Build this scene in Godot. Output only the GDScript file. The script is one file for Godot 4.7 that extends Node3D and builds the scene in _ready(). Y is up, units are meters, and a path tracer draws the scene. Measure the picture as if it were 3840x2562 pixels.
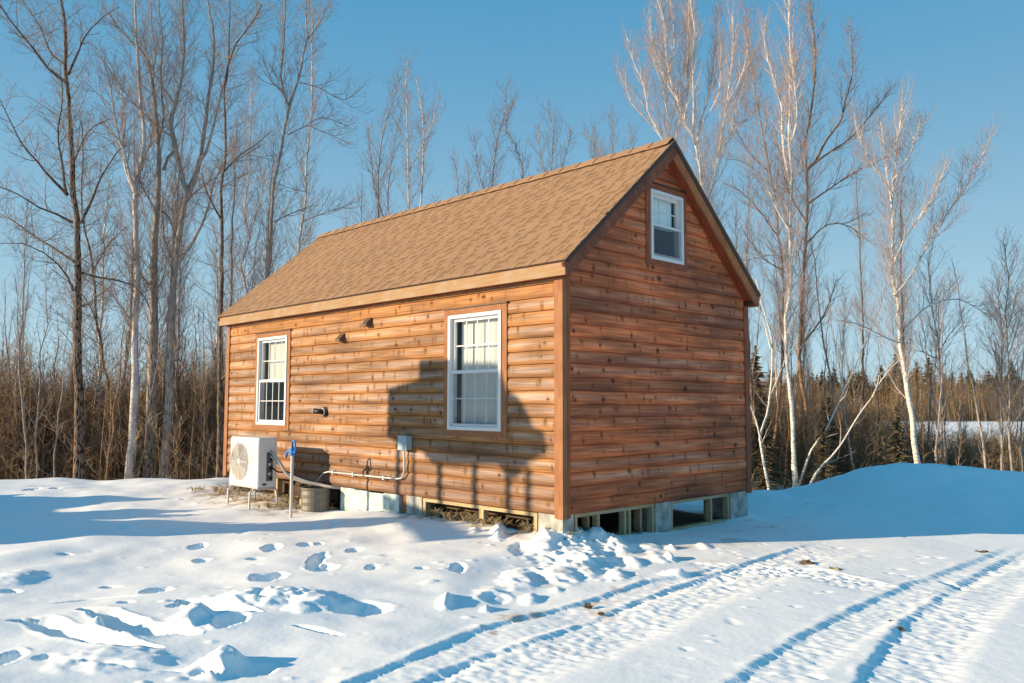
extends Node3D
# A log-sided cabin on piers in a snowy clearing, late winter afternoon, low sun from the left.

const EYE := Vector3(5.761, 1.1735, 6.3604)
const RH := Vector3(0.69885, 0, -0.71527)      # level direction across the view
const FH := Vector3(-0.71527, 0, -0.69885)     # level direction into the view
const SUN := Vector3(0.64, -0.30, -1.0)        # the way sunlight travels
const EXPOSURE := 2.0
const L := 7.645
const W := 3.66
const EAVE := 2.5
const RIDGE := 4.35
const OE := 0.135
const OG := 0.166
const COURSE := 0.1425

var used := {}
var M := {}
var n_low := FastNoiseLite.new()
var n_mid := FastNoiseLite.new()
var n_fine := FastNoiseLite.new()

# ------------------------------------------------------------------ mesh buffers
class Buf:
	var v := PackedVector3Array()
	var n := PackedVector3Array()
	var t := PackedVector2Array()
	var c := PackedColorArray()
	var i := PackedInt32Array()
	var tint := Color(1, 1, 1)
	func quad(a: Vector3, b: Vector3, cc: Vector3, d: Vector3, us := 1.0) -> void:
		# a b c d counter-clockwise seen from outside
		var nn := (b - a).cross(cc - a)
		if nn.length() < 1e-12:
			nn = (cc - a).cross(d - a)
		nn = nn.normalized()
		var k := v.size()
		v.append_array([a, b, cc, d])
		n.append_array([nn, nn, nn, nn])
		var w := a.distance_to(b) * us
		var h := a.distance_to(d) * us
		t.append_array([Vector2(0, 0), Vector2(w, 0), Vector2(w, h), Vector2(0, h)])
		c.append_array([tint, tint, tint, tint])
		i.append_array([k, k + 2, k + 1, k, k + 3, k + 2])
	func tri(a: Vector3, b: Vector3, cc: Vector3) -> void:
		var nn := (b - a).cross(cc - a).normalized()
		var k := v.size()
		v.append_array([a, b, cc])
		n.append_array([nn, nn, nn])
		t.append_array([Vector2(a.x, a.y), Vector2(b.x, b.y), Vector2(cc.x, cc.y)])
		c.append_array([tint, tint, tint])
		i.append_array([k, k + 2, k + 1])
	func box(lo: Vector3, hi: Vector3, x := Transform3D()) -> void:
		var p := []
		for k in 8:
			p.append(x * Vector3(hi.x if k & 1 else lo.x, hi.y if k & 2 else lo.y, hi.z if k & 4 else lo.z))
		quad(p[4], p[5], p[7], p[6])
		quad(p[1], p[0], p[2], p[3])
		quad(p[5], p[1], p[3], p[7])
		quad(p[0], p[4], p[6], p[2])
		quad(p[6], p[7], p[3], p[2])
		quad(p[0], p[1], p[5], p[4])
	func tube(p: PackedVector3Array, r: PackedFloat32Array, sides: int, c0: Color, c1: Color, closed := false) -> void:
		var m := p.size()
		if m < 2:
			return
		var dir := (p[1] - p[0]).normalized()
		var side := dir.cross(Vector3(0.3, 0.2, 0.93)).normalized()
		if side.length() < 0.5:
			side = Vector3(1, 0, 0)
		var base := v.size()
		var run := 0.0
		for a in m:
			if a > 0:
				run += p[a].distance_to(p[a - 1])
			var dd: Vector3
			if a == 0:
				dd = dir
			elif a == m - 1:
				dd = (p[a] - p[a - 1]).normalized()
			else:
				dd = (p[a + 1] - p[a - 1]).normalized()
			side = (side - dd * side.dot(dd)).normalized()
			var up := dd.cross(side)
			var col := c0.lerp(c1, float(a) / (m - 1))
			for k in sides + 1:
				var an := TAU * k / sides
				var o := side * cos(an) + up * sin(an)
				v.append(p[a] + o * r[a])
				n.append(o)
				t.append(Vector2(float(k) / sides, run))
				c.append(col)
		var q := sides + 1
		for a in m - 1:
			for k in sides:
				var b := base + a * q + k
				i.append_array([b, b + q, b + 1, b + 1, b + q, b + q + 1])
		if closed:
			for e in 2:
				var at := base + (m - 1) * q * e
				for k in range(1, sides - 1):
					if e:
						i.append_array([at, at + k + 1, at + k])
					else:
						i.append_array([at, at + k, at + k + 1])
	func cyl(a: Vector3, b: Vector3, ra: float, rb: float, sides := 16) -> void:
		tube(PackedVector3Array([a, b]), PackedFloat32Array([ra, rb]), sides, tint, tint)
		var d := (b - a).normalized()
		var s := d.cross(Vector3(0.3, 0.2, 0.93)).normalized()
		var u := d.cross(s)
		for k in sides:
			var o0 := s * cos(TAU * k / sides) + u * sin(TAU * k / sides)
			var o1 := s * cos(TAU * (k + 1) / sides) + u * sin(TAU * (k + 1) / sides)
			tri(b, b + o0 * rb, b + o1 * rb)
			tri(a, a + o1 * ra, a + o0 * ra)
	func mesh() -> ArrayMesh:
		var a := []
		a.resize(Mesh.ARRAY_MAX)
		a[Mesh.ARRAY_VERTEX] = v
		a[Mesh.ARRAY_NORMAL] = n
		a[Mesh.ARRAY_TEX_UV] = t
		a[Mesh.ARRAY_COLOR] = c
		a[Mesh.ARRAY_INDEX] = i
		var m := ArrayMesh.new()
		m.add_surface_from_arrays(Mesh.PRIMITIVE_TRIANGLES, a)
		return m

func numbered(called: String) -> String:
	if not used.has(called):
		used[called] = 0
		return called
	used[called] += 1
	return "%s_%03d" % [called, used[called]]

func tag(o: Node, label: String, category := "", group := "", kind := "") -> Node:
	if label:
		o.set_meta("label", label)
	if category:
		o.set_meta("category", category)
	if group:
		o.set_meta("group", group)
	if kind:
		o.set_meta("kind", kind)
	return o

func thing(called: String, label: String, category: String, at := Vector3.ZERO, group := "") -> Node3D:
	var o := Node3D.new()
	o.name = numbered(called)
	add_child(o)
	o.position = at
	tag(o, label, category, group)
	return o

func part(called: String, mesh: Mesh, m: Material, under: Node, at := Transform3D()) -> MeshInstance3D:
	var o := MeshInstance3D.new()
	o.name = called
	o.mesh = mesh
	o.material_override = m
	o.transform = at
	under.add_child(o, true)
	return o

func single(called: String, mesh: Mesh, m: Material) -> MeshInstance3D:
	var o := MeshInstance3D.new()
	o.name = numbered(called)
	o.mesh = mesh
	o.material_override = m
	add_child(o)
	return o

func boxpart(called: String, lo: Vector3, hi: Vector3, m: Material, under: Node) -> MeshInstance3D:
	var b := Buf.new()
	var mid := (lo + hi) / 2
	b.box(lo - mid, hi - mid)
	return part(called, b.mesh(), m, under, Transform3D(Basis(), mid))

func lin(r: float, g: float, b: float, a := 1.0) -> Color:
	return Color(r, g, b, a).linear_to_srgb()

func paint(r: float, g: float, b: float, rough := 0.8, metal := 0.0) -> StandardMaterial3D:
	var m := StandardMaterial3D.new()
	m.albedo_color = lin(r, g, b)
	m.roughness = rough
	m.metallic = metal
	m.metallic_specular = 0.4
	return m

func noise(seed_: int, freq: float, oct := 4) -> FastNoiseLite:
	var n := FastNoiseLite.new()
	n.seed = seed_
	n.noise_type = FastNoiseLite.TYPE_SIMPLEX_SMOOTH
	n.frequency = freq
	n.fractal_type = FastNoiseLite.FRACTAL_FBM
	n.fractal_octaves = oct
	return n

func grain(seed_: int, w: int, h: int, w0: int, h0: int, freq: float) -> PackedByteArray:
	# a grey noise picture stretched from w0 x h0 to w x h
	var im := noise(seed_, freq, 4).get_image(w0, h0)
	im.convert(Image.FORMAT_L8)
	im.resize(w, h, Image.INTERPOLATE_CUBIC)
	return im.get_data()

func as_texture(w: int, h: int, d: PackedByteArray, f := Image.FORMAT_RGB8) -> ImageTexture:
	return ImageTexture.create_from_image(Image.create_from_data(w, h, false, f, d))

func bumpy(seed_: int, size := 512, freq := 0.05) -> NoiseTexture2D:
	var t := NoiseTexture2D.new()
	t.width = size
	t.height = size
	t.seamless = true
	t.noise = noise(seed_, freq, 5)
	return t

# ------------------------------------------------------------------ textures
func wood_sheet(w: int, h: int, rows: int, seed_: int, fresh: Color, pale: Color, brown: Color, style: int) -> ImageTexture:
	var rng := RandomNumberGenerator.new()
	rng.seed = seed_
	var a := grain(seed_ + 1, w, h, w / 24, h, 0.12)
	var b := grain(seed_ + 2, w, h, w / 12, h / 2, 0.03)
	var c := grain(seed_ + 3, w, h, w / 16, h / 6, 0.035)
	var out := PackedByteArray()
	out.resize(w * h * 3)
	for row in rows:
		var y0 := row * h / rows
		var y1 := (row + 1) * h / rows
		var k := float(row) / rows
		# how far the stain has bleached and how brown the board is
		var bleach: float
		var dark: float
		if style == 0:
			bleach = clampf(1.45 - k * 1.05, 0.05, 1.0) if k < 0.86 else 0.15
			dark = clampf(0.55 - k * 1.5, 0.0, 0.5) + rng.randf_range(0, 0.22)
			bleach *= rng.randf_range(0.6, 1.35)
		else:
			bleach = rng.randf_range(0.1, 0.95) * (1.0 - 0.6 * k)
			dark = rng.randf_range(0.0, 0.6)
		var tone := rng.randf_range(0.9, 1.1)
		for y in range(y0, y1):
			var t := float(y - y0) / (y1 - y0)
			var bulge := clampf(1.0 - absf(t - 0.52) * 2.3, 0.0, 1.0)
			bulge = bulge * bulge * (3.0 - 2.0 * bulge)
			var low_edge := clampf((t if style == 0 else t) * 3.0 - 0.1, 0.0, 1.0)
			var o := y * w
			for x in w:
				var ga := a[o + x] / 255.0
				var gb := b[o + x] / 255.0
				var gc := c[o + x] / 255.0
				var p := clampf(bleach * bulge * (0.3 + 1.5 * gb), 0.0, 1.0)
				var q := clampf((dark + (gc - 0.5) * 1.5) * (1.25 - 0.75 * low_edge), 0.0, 0.85)
				var s := (0.66 + 0.40 * ga + 0.26 * gb) * tone
				var r := fresh.r + (pale.r - fresh.r) * p
				var g := fresh.g + (pale.g - fresh.g) * p
				var bl := fresh.b + (pale.b - fresh.b) * p
				r = (r + (brown.r - r) * q) * s
				g = (g + (brown.g - g) * q) * s
				bl = (bl + (brown.b - bl) * q) * s
				var i := (o + x) * 3
				out[i] = clampi(int(r * 255), 0, 255)
				out[i + 1] = clampi(int(g * 255), 0, 255)
				out[i + 2] = clampi(int(bl * 255), 0, 255)
		# knots: a dark core, a ring of orange, and a streak across the board
		var x := rng.randi_range(5, 60)
		while x < w - 12:
			var kr := 2.0 + 7.5 * pow(rng.randf(), 1.8)
			var asp := rng.randf_range(0.7, 1.7)
			var ky := lerpf(y0, y1, rng.randf_range(0.25, 0.85))
			var sw := rng.randf_range(2.5, 7.5)
			var st := rng.randf_range(0.15, 0.8) * (1.0 if style == 0 else 0.65)
			var dk := rng.randf_range(0.1, 0.9)
			for y in range(y0, y1):
				for dx in range(-12, 13):
					var xx := x + dx
					if xx < 0 or xx >= w:
						continue
					var i := (y * w + xx) * 3
					var across := exp(-pow((dx + (y - ky) * 0.06) / sw, 2.0)) * st * clampf(1.25 - absf(y - ky) / (y1 - y0) * 2.2, 0, 1)
					out[i] = int(lerpf(out[i], brown.r * 240, across * 0.8))
					out[i + 1] = int(lerpf(out[i + 1], fresh.g * 150, across))
					out[i + 2] = int(lerpf(out[i + 2], fresh.b * 90, across))
					var d := Vector2(dx / (kr * asp), (y - ky) / kr).length()
					if d < 1.0:
						var e := (1.0 - d * d) * dk
						out[i] = int(lerpf(out[i], 62, e))
						out[i + 1] = int(lerpf(out[i + 1], 32, e))
						out[i + 2] = int(lerpf(out[i + 2], 18, e))
			x += rng.randi_range(30, 170) if rng.randf() < 0.7 else rng.randi_range(10, 30)
	return as_texture(w, h, out)

func plain_wood(seed_: int, a: Color, b: Color) -> StandardMaterial3D:
	# grain along the longer way of trim, used by world position
	var w := 256
	var h := 256
	var g := grain(seed_, w, h, 16, 256, 0.1)
	var k := grain(seed_ + 1, w, h, 64, 64, 0.04)
	var d := PackedByteArray()
	d.resize(w * h * 3)
	for i in w * h:
		var c := a.lerp(b, clampf(g[i] / 255.0 * 0.9 + (k[i] / 255.0 - 0.5) * 1.2, 0, 1))
		d[i * 3] = int(c.r * 255)
		d[i * 3 + 1] = int(c.g * 255)
		d[i * 3 + 2] = int(c.b * 255)
	var m := StandardMaterial3D.new()
	m.albedo_texture = as_texture(w, h, d)
	m.uv1_triplanar = true
	m.uv1_scale = Vector3(0.9, 0.9, 0.9)
	m.roughness = 0.75
	m.metallic_specular = 0.3
	return m

func upright_wood(seed_: int, a: Color, b: Color) -> StandardMaterial3D:
	var m := plain_wood(seed_, a, b)
	var im: Image = m.albedo_texture.get_image().duplicate()
	im.rotate_90(CLOCKWISE)
	m.albedo_texture = ImageTexture.create_from_image(im)
	return m

func bark(seed_: int, base: Color, mark: Color, cover: float, across: bool, scale_v: float) -> StandardMaterial3D:
	var w := 128
	var h := 512
	var g := grain(seed_, w, h, 16 if across else w, h if across else 48, 0.14)
	var k := grain(seed_ + 1, w, h, 32, 64, 0.06)
	var d := PackedByteArray()
	d.resize(w * h * 3)
	for i in w * h:
		var s := clampf((g[i] / 255.0 - (1.0 - cover)) * 5.0 + (k[i] / 255.0 - 0.5) * 1.6, 0, 1)
		var c := base.lerp(mark, s)
		var f := 0.86 + 0.28 * k[i] / 255.0
		d[i * 3] = clampi(int(c.r * f * 255), 0, 255)
		d[i * 3 + 1] = clampi(int(c.g * f * 255), 0, 255)
		d[i * 3 + 2] = clampi(int(c.b * f * 255), 0, 255)
	var m := StandardMaterial3D.new()
	m.albedo_texture = as_texture(w, h, d)
	m.uv1_scale = Vector3(1, scale_v, 1)
	m.roughness = 0.9
	m.metallic_specular = 0.2
	m.vertex_color_use_as_albedo = true
	return m

func materials() -> void:
	n_low = noise(3, 0.22, 3)
	n_mid = noise(4, 1.1, 3)
	n_fine = noise(5, 5.0, 3)
	var s := StandardMaterial3D.new()
	s.vertex_color_use_as_albedo = true
	s.roughness = 0.75
	s.metallic_specular = 0.25
	s.heightmap_enabled = true
	s.heightmap_texture = bumpy(41, 512, 0.03)
	s.heightmap_scale = 0.13
	s.uv1_triplanar = true
	s.uv1_world_triplanar = true
	s.uv1_scale = Vector3(0.9, 0.9, 0.9)
	M.snow = s
	var side := StandardMaterial3D.new()
	side.albedo_texture = wood_sheet(2048, 1008, 18, 100, Color(0.59, 0.41, 0.245), Color(0.60, 0.515, 0.46), Color(0.38, 0.285, 0.24), 0)
	side.roughness = 0.7
	side.metallic_specular = 0.3
	M.side = side
	var gable := StandardMaterial3D.new()
	gable.albedo_texture = wood_sheet(1024, 1020, 30, 200, Color(0.81, 0.445, 0.27), Color(0.73, 0.53, 0.44), Color(0.44, 0.275, 0.22), 1)
	gable.roughness = 0.7
	gable.metallic_specular = 0.3
	M.gable = gable
	M.trim = upright_wood(31, Color(0.60, 0.43, 0.305), Color(0.53, 0.36, 0.25))
	M.trim_gable = upright_wood(39, Color(0.60, 0.36, 0.26), Color(0.50, 0.30, 0.22))
	M.fascia = plain_wood(32, Color(0.60, 0.52, 0.43), Color(0.58, 0.45, 0.31))
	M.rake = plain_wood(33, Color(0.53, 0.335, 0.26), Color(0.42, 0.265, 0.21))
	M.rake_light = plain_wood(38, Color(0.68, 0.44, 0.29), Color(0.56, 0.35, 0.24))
	M.soffit = plain_wood(34, Color(0.60, 0.31, 0.20), Color(0.52, 0.26, 0.17))
	M.pine = plain_wood(35, Color(0.72, 0.65, 0.52), Color(0.62, 0.53, 0.40))
	M.old = plain_wood(36, Color(0.36, 0.29, 0.23), Color(0.24, 0.19, 0.15))
	M.wall = paint(0.16, 0.09, 0.05)
	M.inside = paint(0.07, 0.045, 0.03)
	M.vinyl = paint(0.66, 0.665, 0.66, 0.4)
	M.blind = paint(0.52, 0.54, 0.51, 0.7)
	M.blind_teal = paint(0.74, 0.92, 0.94, 0.7)
	M.dark = paint(0.025, 0.02, 0.018, 0.6)
	M.flash = paint(0.05, 0.03, 0.022, 0.5)
	var g := StandardMaterial3D.new()
	g.transparency = BaseMaterial3D.TRANSPARENCY_ALPHA
	g.albedo_color = Color(0.2, 0.25, 0.25, 0.01)
	g.roughness = 0.02
	g.metallic_specular = 0.27
	M.glass = g
	var sc := StandardMaterial3D.new()
	sc.transparency = BaseMaterial3D.TRANSPARENCY_ALPHA
	sc.albedo_color = Color(0.40, 0.44, 0.48, 0.22)
	sc.roughness = 0.6
	M.screen = sc
	M.thin_screen = sc.duplicate()
	M.thin_screen.albedo_color = Color(0.45, 0.5, 0.54, 0.08)
	# roofing: four tans that share one granule texture
	var gr := bumpy(61, 256, 0.2)
	var cr := Gradient.new()
	cr.set_color(0, Color(0.72, 0.72, 0.72))
	cr.set_color(1, Color(1.0, 1.0, 1.0))
	gr.color_ramp = cr
	M.roof = []
	for k in 4:
		var m := paint([0.395, 0.42, 0.378, 0.405][k], [0.243, 0.258, 0.23, 0.25][k], [0.139, 0.149, 0.131, 0.145][k], 0.95)
		m.albedo_texture = gr
		m.uv1_triplanar = true
		m.uv1_scale = Vector3(3, 3, 3)
		m.vertex_color_use_as_albedo = true
		M.roof.append(m)
	M.block = paint(0.55, 0.54, 0.50, 0.9)
	M.block.heightmap_enabled = true
	M.block.heightmap_texture = bumpy(62, 256, 0.1)
	M.block.heightmap_scale = 0.6
	M.block.uv1_triplanar = true
	var mot := bumpy(63, 256, 0.02)
	var mg := Gradient.new()
	mg.set_color(0, Color(0.62, 0.64, 0.64))
	mg.set_color(1, Color(1.0, 0.99, 0.97))
	mot.color_ramp = mg
	M.block.albedo_texture = mot
	M.foam = paint(0.66, 0.80, 0.80, 0.7)
	M.foam.albedo_texture = mot
	M.foam.uv1_triplanar = true
	M.foam.uv1_scale = Vector3(1.3, 1.3, 1.3)
	M.white = paint(0.60, 0.605, 0.60, 0.45)
	M.grey = paint(0.42, 0.41, 0.39, 0.6)
	M.beige = paint(0.40, 0.35, 0.29, 0.6)
	M.steel = paint(0.52, 0.52, 0.52, 0.45, 0.3)
	M.blue = paint(0.02, 0.19, 0.55, 0.4)
	M.boxblue = paint(0.30, 0.40, 0.46, 0.5)
	M.galv = paint(0.17, 0.155, 0.13, 0.55, 0.2)
	M.pipe = paint(0.40, 0.37, 0.34, 0.7)
	M.black = paint(0.012, 0.012, 0.013, 0.5)
	M.dirt = paint(0.11, 0.075, 0.045, 0.95)
	M.straw = paint(0.40, 0.31, 0.18, 0.9)
	M.bark_poplar = bark(71, Color(0.50, 0.43, 0.37), Color(0.17, 0.135, 0.12), 0.55, false, 0.7)
	M.bark_grey = bark(72, Color(0.66, 0.63, 0.60), Color(0.40, 0.36, 0.34), 0.46, false, 0.5)
	M.bark_birch = bark(73, Color(0.76, 0.74, 0.73), Color(0.48, 0.43, 0.40), 0.26, true, 0.55)
	M.bark_white = bark(74, Color(0.90, 0.87, 0.83), Color(0.22, 0.18, 0.16), 0.34, true, 0.6)
	M.bark_tan = bark(75, Color(0.62, 0.50, 0.40), Color(0.32, 0.24, 0.19), 0.46, true, 0.6)
	var tw := paint(1, 1, 1, 0.9)
	tw.vertex_color_use_as_albedo = true
	tw.metallic_specular = 0.2
	M.twig = tw
	var nd := paint(1, 1, 1, 0.9)
	nd.vertex_color_use_as_albedo = true
	M.needle = nd

# ------------------------------------------------------------------ ground
func sm(a: float, b: float, x: float) -> float:
	var t := clampf((x - a) / (b - a), 0.0, 1.0)
	return t * t * (3.0 - 2.0 * t)

func table(xs: Array, ys: Array, x: float) -> float:
	if x <= xs[0]:
		return ys[0]
	for k in range(1, xs.size()):
		if x <= xs[k]:
			return lerpf(ys[k - 1], ys[k], (x - xs[k - 1]) / (xs[k] - xs[k - 1]))
	return ys[-1]

var mound_r := [3.0, 3.9, 4.4, 4.77, 5.17, 5.65, 6.24, 6.8, 7.3, 8.06, 8.5, 9.5, 12.0]
var mound_h := [0.0, 0.10, 0.10, 0.17, 0.31, 0.45, 0.55, 0.54, 0.48, 0.42, 0.33, 0.2, 0.0]
var bank_s := [9.5, 9.85, 10.4, 10.75, 11.15, 12.3, 13.75, 14.2, 15.5]
var bank_h := [0.0, 1.75, 1.75, 1.42, 1.25, 1.1, 0.95, 0.4, 0.0]

func ground(x: float, z: float) -> float:
	var dx := x - EYE.x
	var dz := z - EYE.z
	var r := dx * RH.x + dz * RH.z
	var f := dx * FH.x + dz * FH.z
	var h := -0.30
	var zf := exp(-pow(z / (1.25 if z > 0 else 0.4), 2.0))
	h += zf * (0.10 * sm(-4.2, -2.6, x) + 0.03) * (1.0 - sm(-0.1, 0.6, x)) * sm(-8.5, -7.0, x)
	h += 0.10 * sm(10.5, 14.6, f) * sm(3.4, 5.5, -r)
	var near_edge := 2.0 * sm(2.6, 3.6, r)
	h -= 0.75 * sm(15.2 - near_edge, 19.0 - near_edge, f) + 0.5 * sm(20.0, 60.0, f)
	if r > 3.0 and f > 8.0 and f < 20.0:
		h += table(mound_r, mound_h, r) * exp(-pow((f - 13.3) / (2.1 if f < 13.3 else 1.5), 2.0))
	# the ploughed bank beyond the left edge of the picture
	if r < -3.0 and f < 20.0:
		var s := -0.84227 * dx - 0.53905 * dz
		if s > 9.5 and s < 15.5:
			var u := 0.53905 * dx - 0.84227 * dz
			var uc := -5.9 - (s - 9.8) * 0.36
			h += table(bank_s, bank_h, s) * (0.93 + 0.4 * n_mid.get_noise_1d(s * 1.6)) * exp(-pow((u - uc) / 0.62, 2.0))
	return h

func spread(steps: Array) -> PackedFloat32Array:
	# [start, [end, step], ...]
	var a := PackedFloat32Array([steps[0]])
	var at: float = steps[0]
	for k in range(1, steps.size()):
		while at < steps[k][0] - 1e-4:
			at = minf(at + steps[k][1], steps[k][0])
			a.append(at)
	return a

func snow() -> void:
	var fs := spread([-40.0, [-4.0, 4.0], [3.4, 0.6], [8.6, 0.024], [12.6, 0.038], [17.5, 0.075], [34.0, 0.5], [80.0, 3.0], [200.0, 12.0], [1500.0, 130.0]])
	var rs := spread([-1200.0, [-200.0, 125.0], [-60.0, 10.0], [-14.0, 1.2], [-8.6, 0.15], [-5.4, 0.05], [-3.2, 0.032], [3.4, 0.024], [6.4, 0.036], [10.5, 0.09], [20.0, 0.5], [70.0, 4.0], [200.0, 12.0], [1200.0, 125.0]])
	var nf := fs.size()
	var nr := rs.size()
	var h := PackedFloat32Array()
	h.resize(nf * nr)
	for a in nf:
		var f := fs[a]
		for b in nr:
			var r := rs[b]
			var x := EYE.x + r * RH.x + f * FH.x
			var z := EYE.z + r * RH.z + f * FH.z
			var y := ground(x, z)
			if f > -3.0 and f < 26.0 and r > -14.0 and r < 14.0:
				# wind drifts on the left, packed drive on the right
				var loose := sm(1.6, -0.6, r - (f - 6.0) * 0.55)
				y += n_low.get_noise_2d(x, z) * (0.03 + 0.035 * loose)
				var m := n_mid.get_noise_2d(x * 0.9, z * 0.9)
				y += n_mid.get_noise_2d(x * 0.42 + 11.0, z * 0.42) * 0.045 * loose
				y += m * (0.004 + 0.007 * loose)
				if r > 3.2 and f > 9.5:
					y += 0.05 * n_low.get_noise_2d(x * 2.2, z * 2.2) + 0.012 * n_mid.get_noise_2d(x * 1.7 + 30.0, z * 1.7)
				if r > -7.0 and r < 8.0 and f < 16.0:
					y += n_fine.get_noise_2d(x, z) * (0.0014 - 0.0006 * loose)
			elif f > 30.0:
				y += n_low.get_noise_2d(x * 0.1, z * 0.1) * 0.25
			h[a * nr + b] = y
	var holes := [
		[-4.15, 2.90, 0.075, 0.116, 0.00, -0.045],
		[-3.52, 2.58, 0.080, 0.111, 0.00, -0.045],
		[-2.73, 2.62, 0.075, 0.129, 0.00, -0.045],
		[-1.99, 2.91, 0.075, 0.122, 0.00, -0.045],
		[-1.95, 2.21, 0.100, 0.182, 0.00, -0.045],
		[-1.63, 2.54, 0.075, 0.068, 0.00, -0.045],
		[-1.85, 1.88, 0.068, 0.142, 0.00, -0.045],
		[-3.18, 3.76, 0.065, 0.058, 0.00, -0.045],
		[-2.77, 1.01, 0.054, 0.156, 0.00, -0.045],
		[-9.27, 2.52, 0.085, 0.194, 0.00, -0.045],
		[-9.12, 2.21, 0.064, 0.138, 0.00, -0.045],
		[-3.53, 2.00, 0.061, 0.081, 0.00, -0.045],
		[-3.08, 1.97, 0.067, 0.076, 0.00, -0.045],
		[-1.58, 3.86, 0.088, 0.053, 0.00, -0.045],
		[-0.73, 4.04, 0.054, 0.059, 0.00, -0.045],
		[-1.90, 4.52, 0.064, 0.069, 0.00, -0.045],
		[0.36, 4.88, 0.039, 0.050, 0.00, -0.045],
		[-0.36, 3.81, 0.058, 0.073, 0.00, -0.045],
		[-2.78, 1.26, 0.061, 0.100, 0.00, -0.045],
		[-1.81, 1.75, 0.041, 0.080, 0.00, -0.045],
		[-0.81, 2.85, 0.169, 0.231, 0.12, -0.080],
		[-1.15, 2.16, 0.075, 0.333, 0.00, -0.070],
		[-0.81, 2.31, 0.131, 0.182, 0.00, -0.060],
		[1.23, 4.29, 0.092, 0.066, 0.00, -0.060],
		[0.22, 5.04, 0.085, 0.158, 0.00, -0.080],
		[-1.03, 3.70, 0.116, 0.174, 0.00, -0.065],
		[0.37, 3.75, 0.107, 0.180, 0.00, -0.080],
		[1.33, 4.06, 0.136, 0.118, 0.10, -0.085],
		[0.13, 3.90, 0.147, 0.325, 0.00, 0.070],
		[1.16, 4.18, 0.168, 0.258, 0.00, 0.096],
		[-0.20, 3.37, 0.222, 0.351, 0.00, 0.045],
		[0.02, 3.18, 0.251, 0.381, 0.00, 0.058],
		[0.31, 3.08, 0.216, 0.365, 0.00, 0.058],
		[-0.18, 4.38, 0.092, 0.251, 0.00, 0.038],
		[0.71, 4.60, 0.485, 0.291, 0.00, 0.032],
		[-2.33, 4.36, 0.234, 0.327, 0.00, 0.032],
		[0.63, 2.86, 0.218, 0.190, 0.10, -0.075],
		[0.12, 1.51, 0.063, 0.191, 0.00, -0.045],
		[-0.08, 0.54, 0.112, 0.314, 0.00, -0.030],
		[0.70, 1.33, 0.197, 0.538, 0.00, 0.045],
		[0.95, 1.88, 0.181, 0.295, 0.00, 0.025],
		[1.03, 1.92, 0.121, 0.165, 0.00, -0.030],
		[-0.76, 0.19, 0.101, 0.481, 0.00, 0.069],
		[0.92, 2.32, 0.063, 0.269, 0.00, 0.050],
		[1.25, 2.21, 0.046, 0.141, 0.00, 0.035],
		[1.22, 1.72, 0.098, 0.201, 0.00, 0.040],
		[1.20, 0.63, 0.109, 0.271, 0.00, 0.040],
		[0.92, 0.03, 0.099, 0.372, 0.00, 0.045],
		[0.96, -0.31, 0.122, 0.335, 0.00, 0.030],
		[1.19, 1.39, 0.051, 0.109, 0.00, 0.020],
		[-1.98, 0.48, 0.109, 0.318, 0.00, 0.025],
		[-0.47, 2.02, 0.051, 0.130, 0.00, -0.040],
		[-1.27, 1.68, 0.085, 0.111, 0.00, -0.030],
		[-0.99, 0.33, 0.068, 0.279, 0.00, 0.025],
		[-0.08, 1.76, 0.050, 0.063, 0.00, -0.025],
		[0.37, 2.04, 0.104, 0.081, 0.00, 0.015],
		[-0.86, 1.72, 0.140, 0.109, 0.00, 0.015],
		[-0.26, -0.22, 0.313, 0.609, 0.00, 0.099],
		[-0.12, -0.51, 0.249, 0.554, 0.00, 0.094],
		[0.15, -0.51, 0.199, 0.503, 0.00, 0.079],
		[0.03, 0.29, 0.188, 0.534, 0.00, 0.069],
		[0.46, 0.34, 0.261, 0.656, 0.00, 0.064],
		[0.61, 0.18, 0.221, 0.547, 0.00, 0.055],
		[0.45, -0.40, 0.192, 0.434, 0.00, 0.060],
		[0.82, 0.92, 0.221, 0.505, 0.00, 0.050],
		[0.88, 0.66, 0.131, 0.381, 0.00, 0.045],
		[0.56, -0.65, 0.195, 0.279, 0.00, 0.035],
		[2.12, 0.35, 0.028, 0.061, 0.00, -0.025],
		[3.35, -1.10, 0.032, 0.170, 0.00, -0.035],
		[0.78, -0.79, 0.062, 0.120, 0.00, 0.048],
		[1.06, -0.36, 0.058, 0.191, 0.00, 0.056],
		[1.55, 0.25, 0.157, 0.104, 0.00, 0.048],
		[0.96, -1.12, 0.083, 0.220, 0.00, 0.024],
		[0.85, -2.15, 0.031, 0.059, 0.00, -0.015],
		[2.13, -3.30, 0.023, 0.077, 0.00, -0.015],
		[2.71, 1.28, 0.037, 0.109, 0.00, -0.007],
		[2.85, 2.04, 0.025, 0.057, 0.00, -0.010],
		[3.93, 0.24, 0.045, 0.104, 0.00, -0.010],
		[3.63, 1.96, 0.030, 0.070, 0.00, -0.015]]
	for o in holes:
		stamp(h, fs, rs, o)
	# scattered crumbs and small dents so that no patch stays smooth
	var rng := RandomNumberGenerator.new()
	rng.seed = 77
	for k in 260:
		var f := rng.randf_range(4.2, 11.5)
		var r := rng.randf_range(-0.66, 0.3) * f
		var p := EYE + RH * r + FH * f
		if p.z < 0.25 and p.x < 0.3:
			continue
		var a := rng.randf_range(0.02, 0.06)
		stamp(h, fs, rs, [p.x, p.z, a, a * rng.randf_range(0.6, 1.2), rng.randf() * 3.0, rng.randf_range(-0.007, 0.012)])
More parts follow.
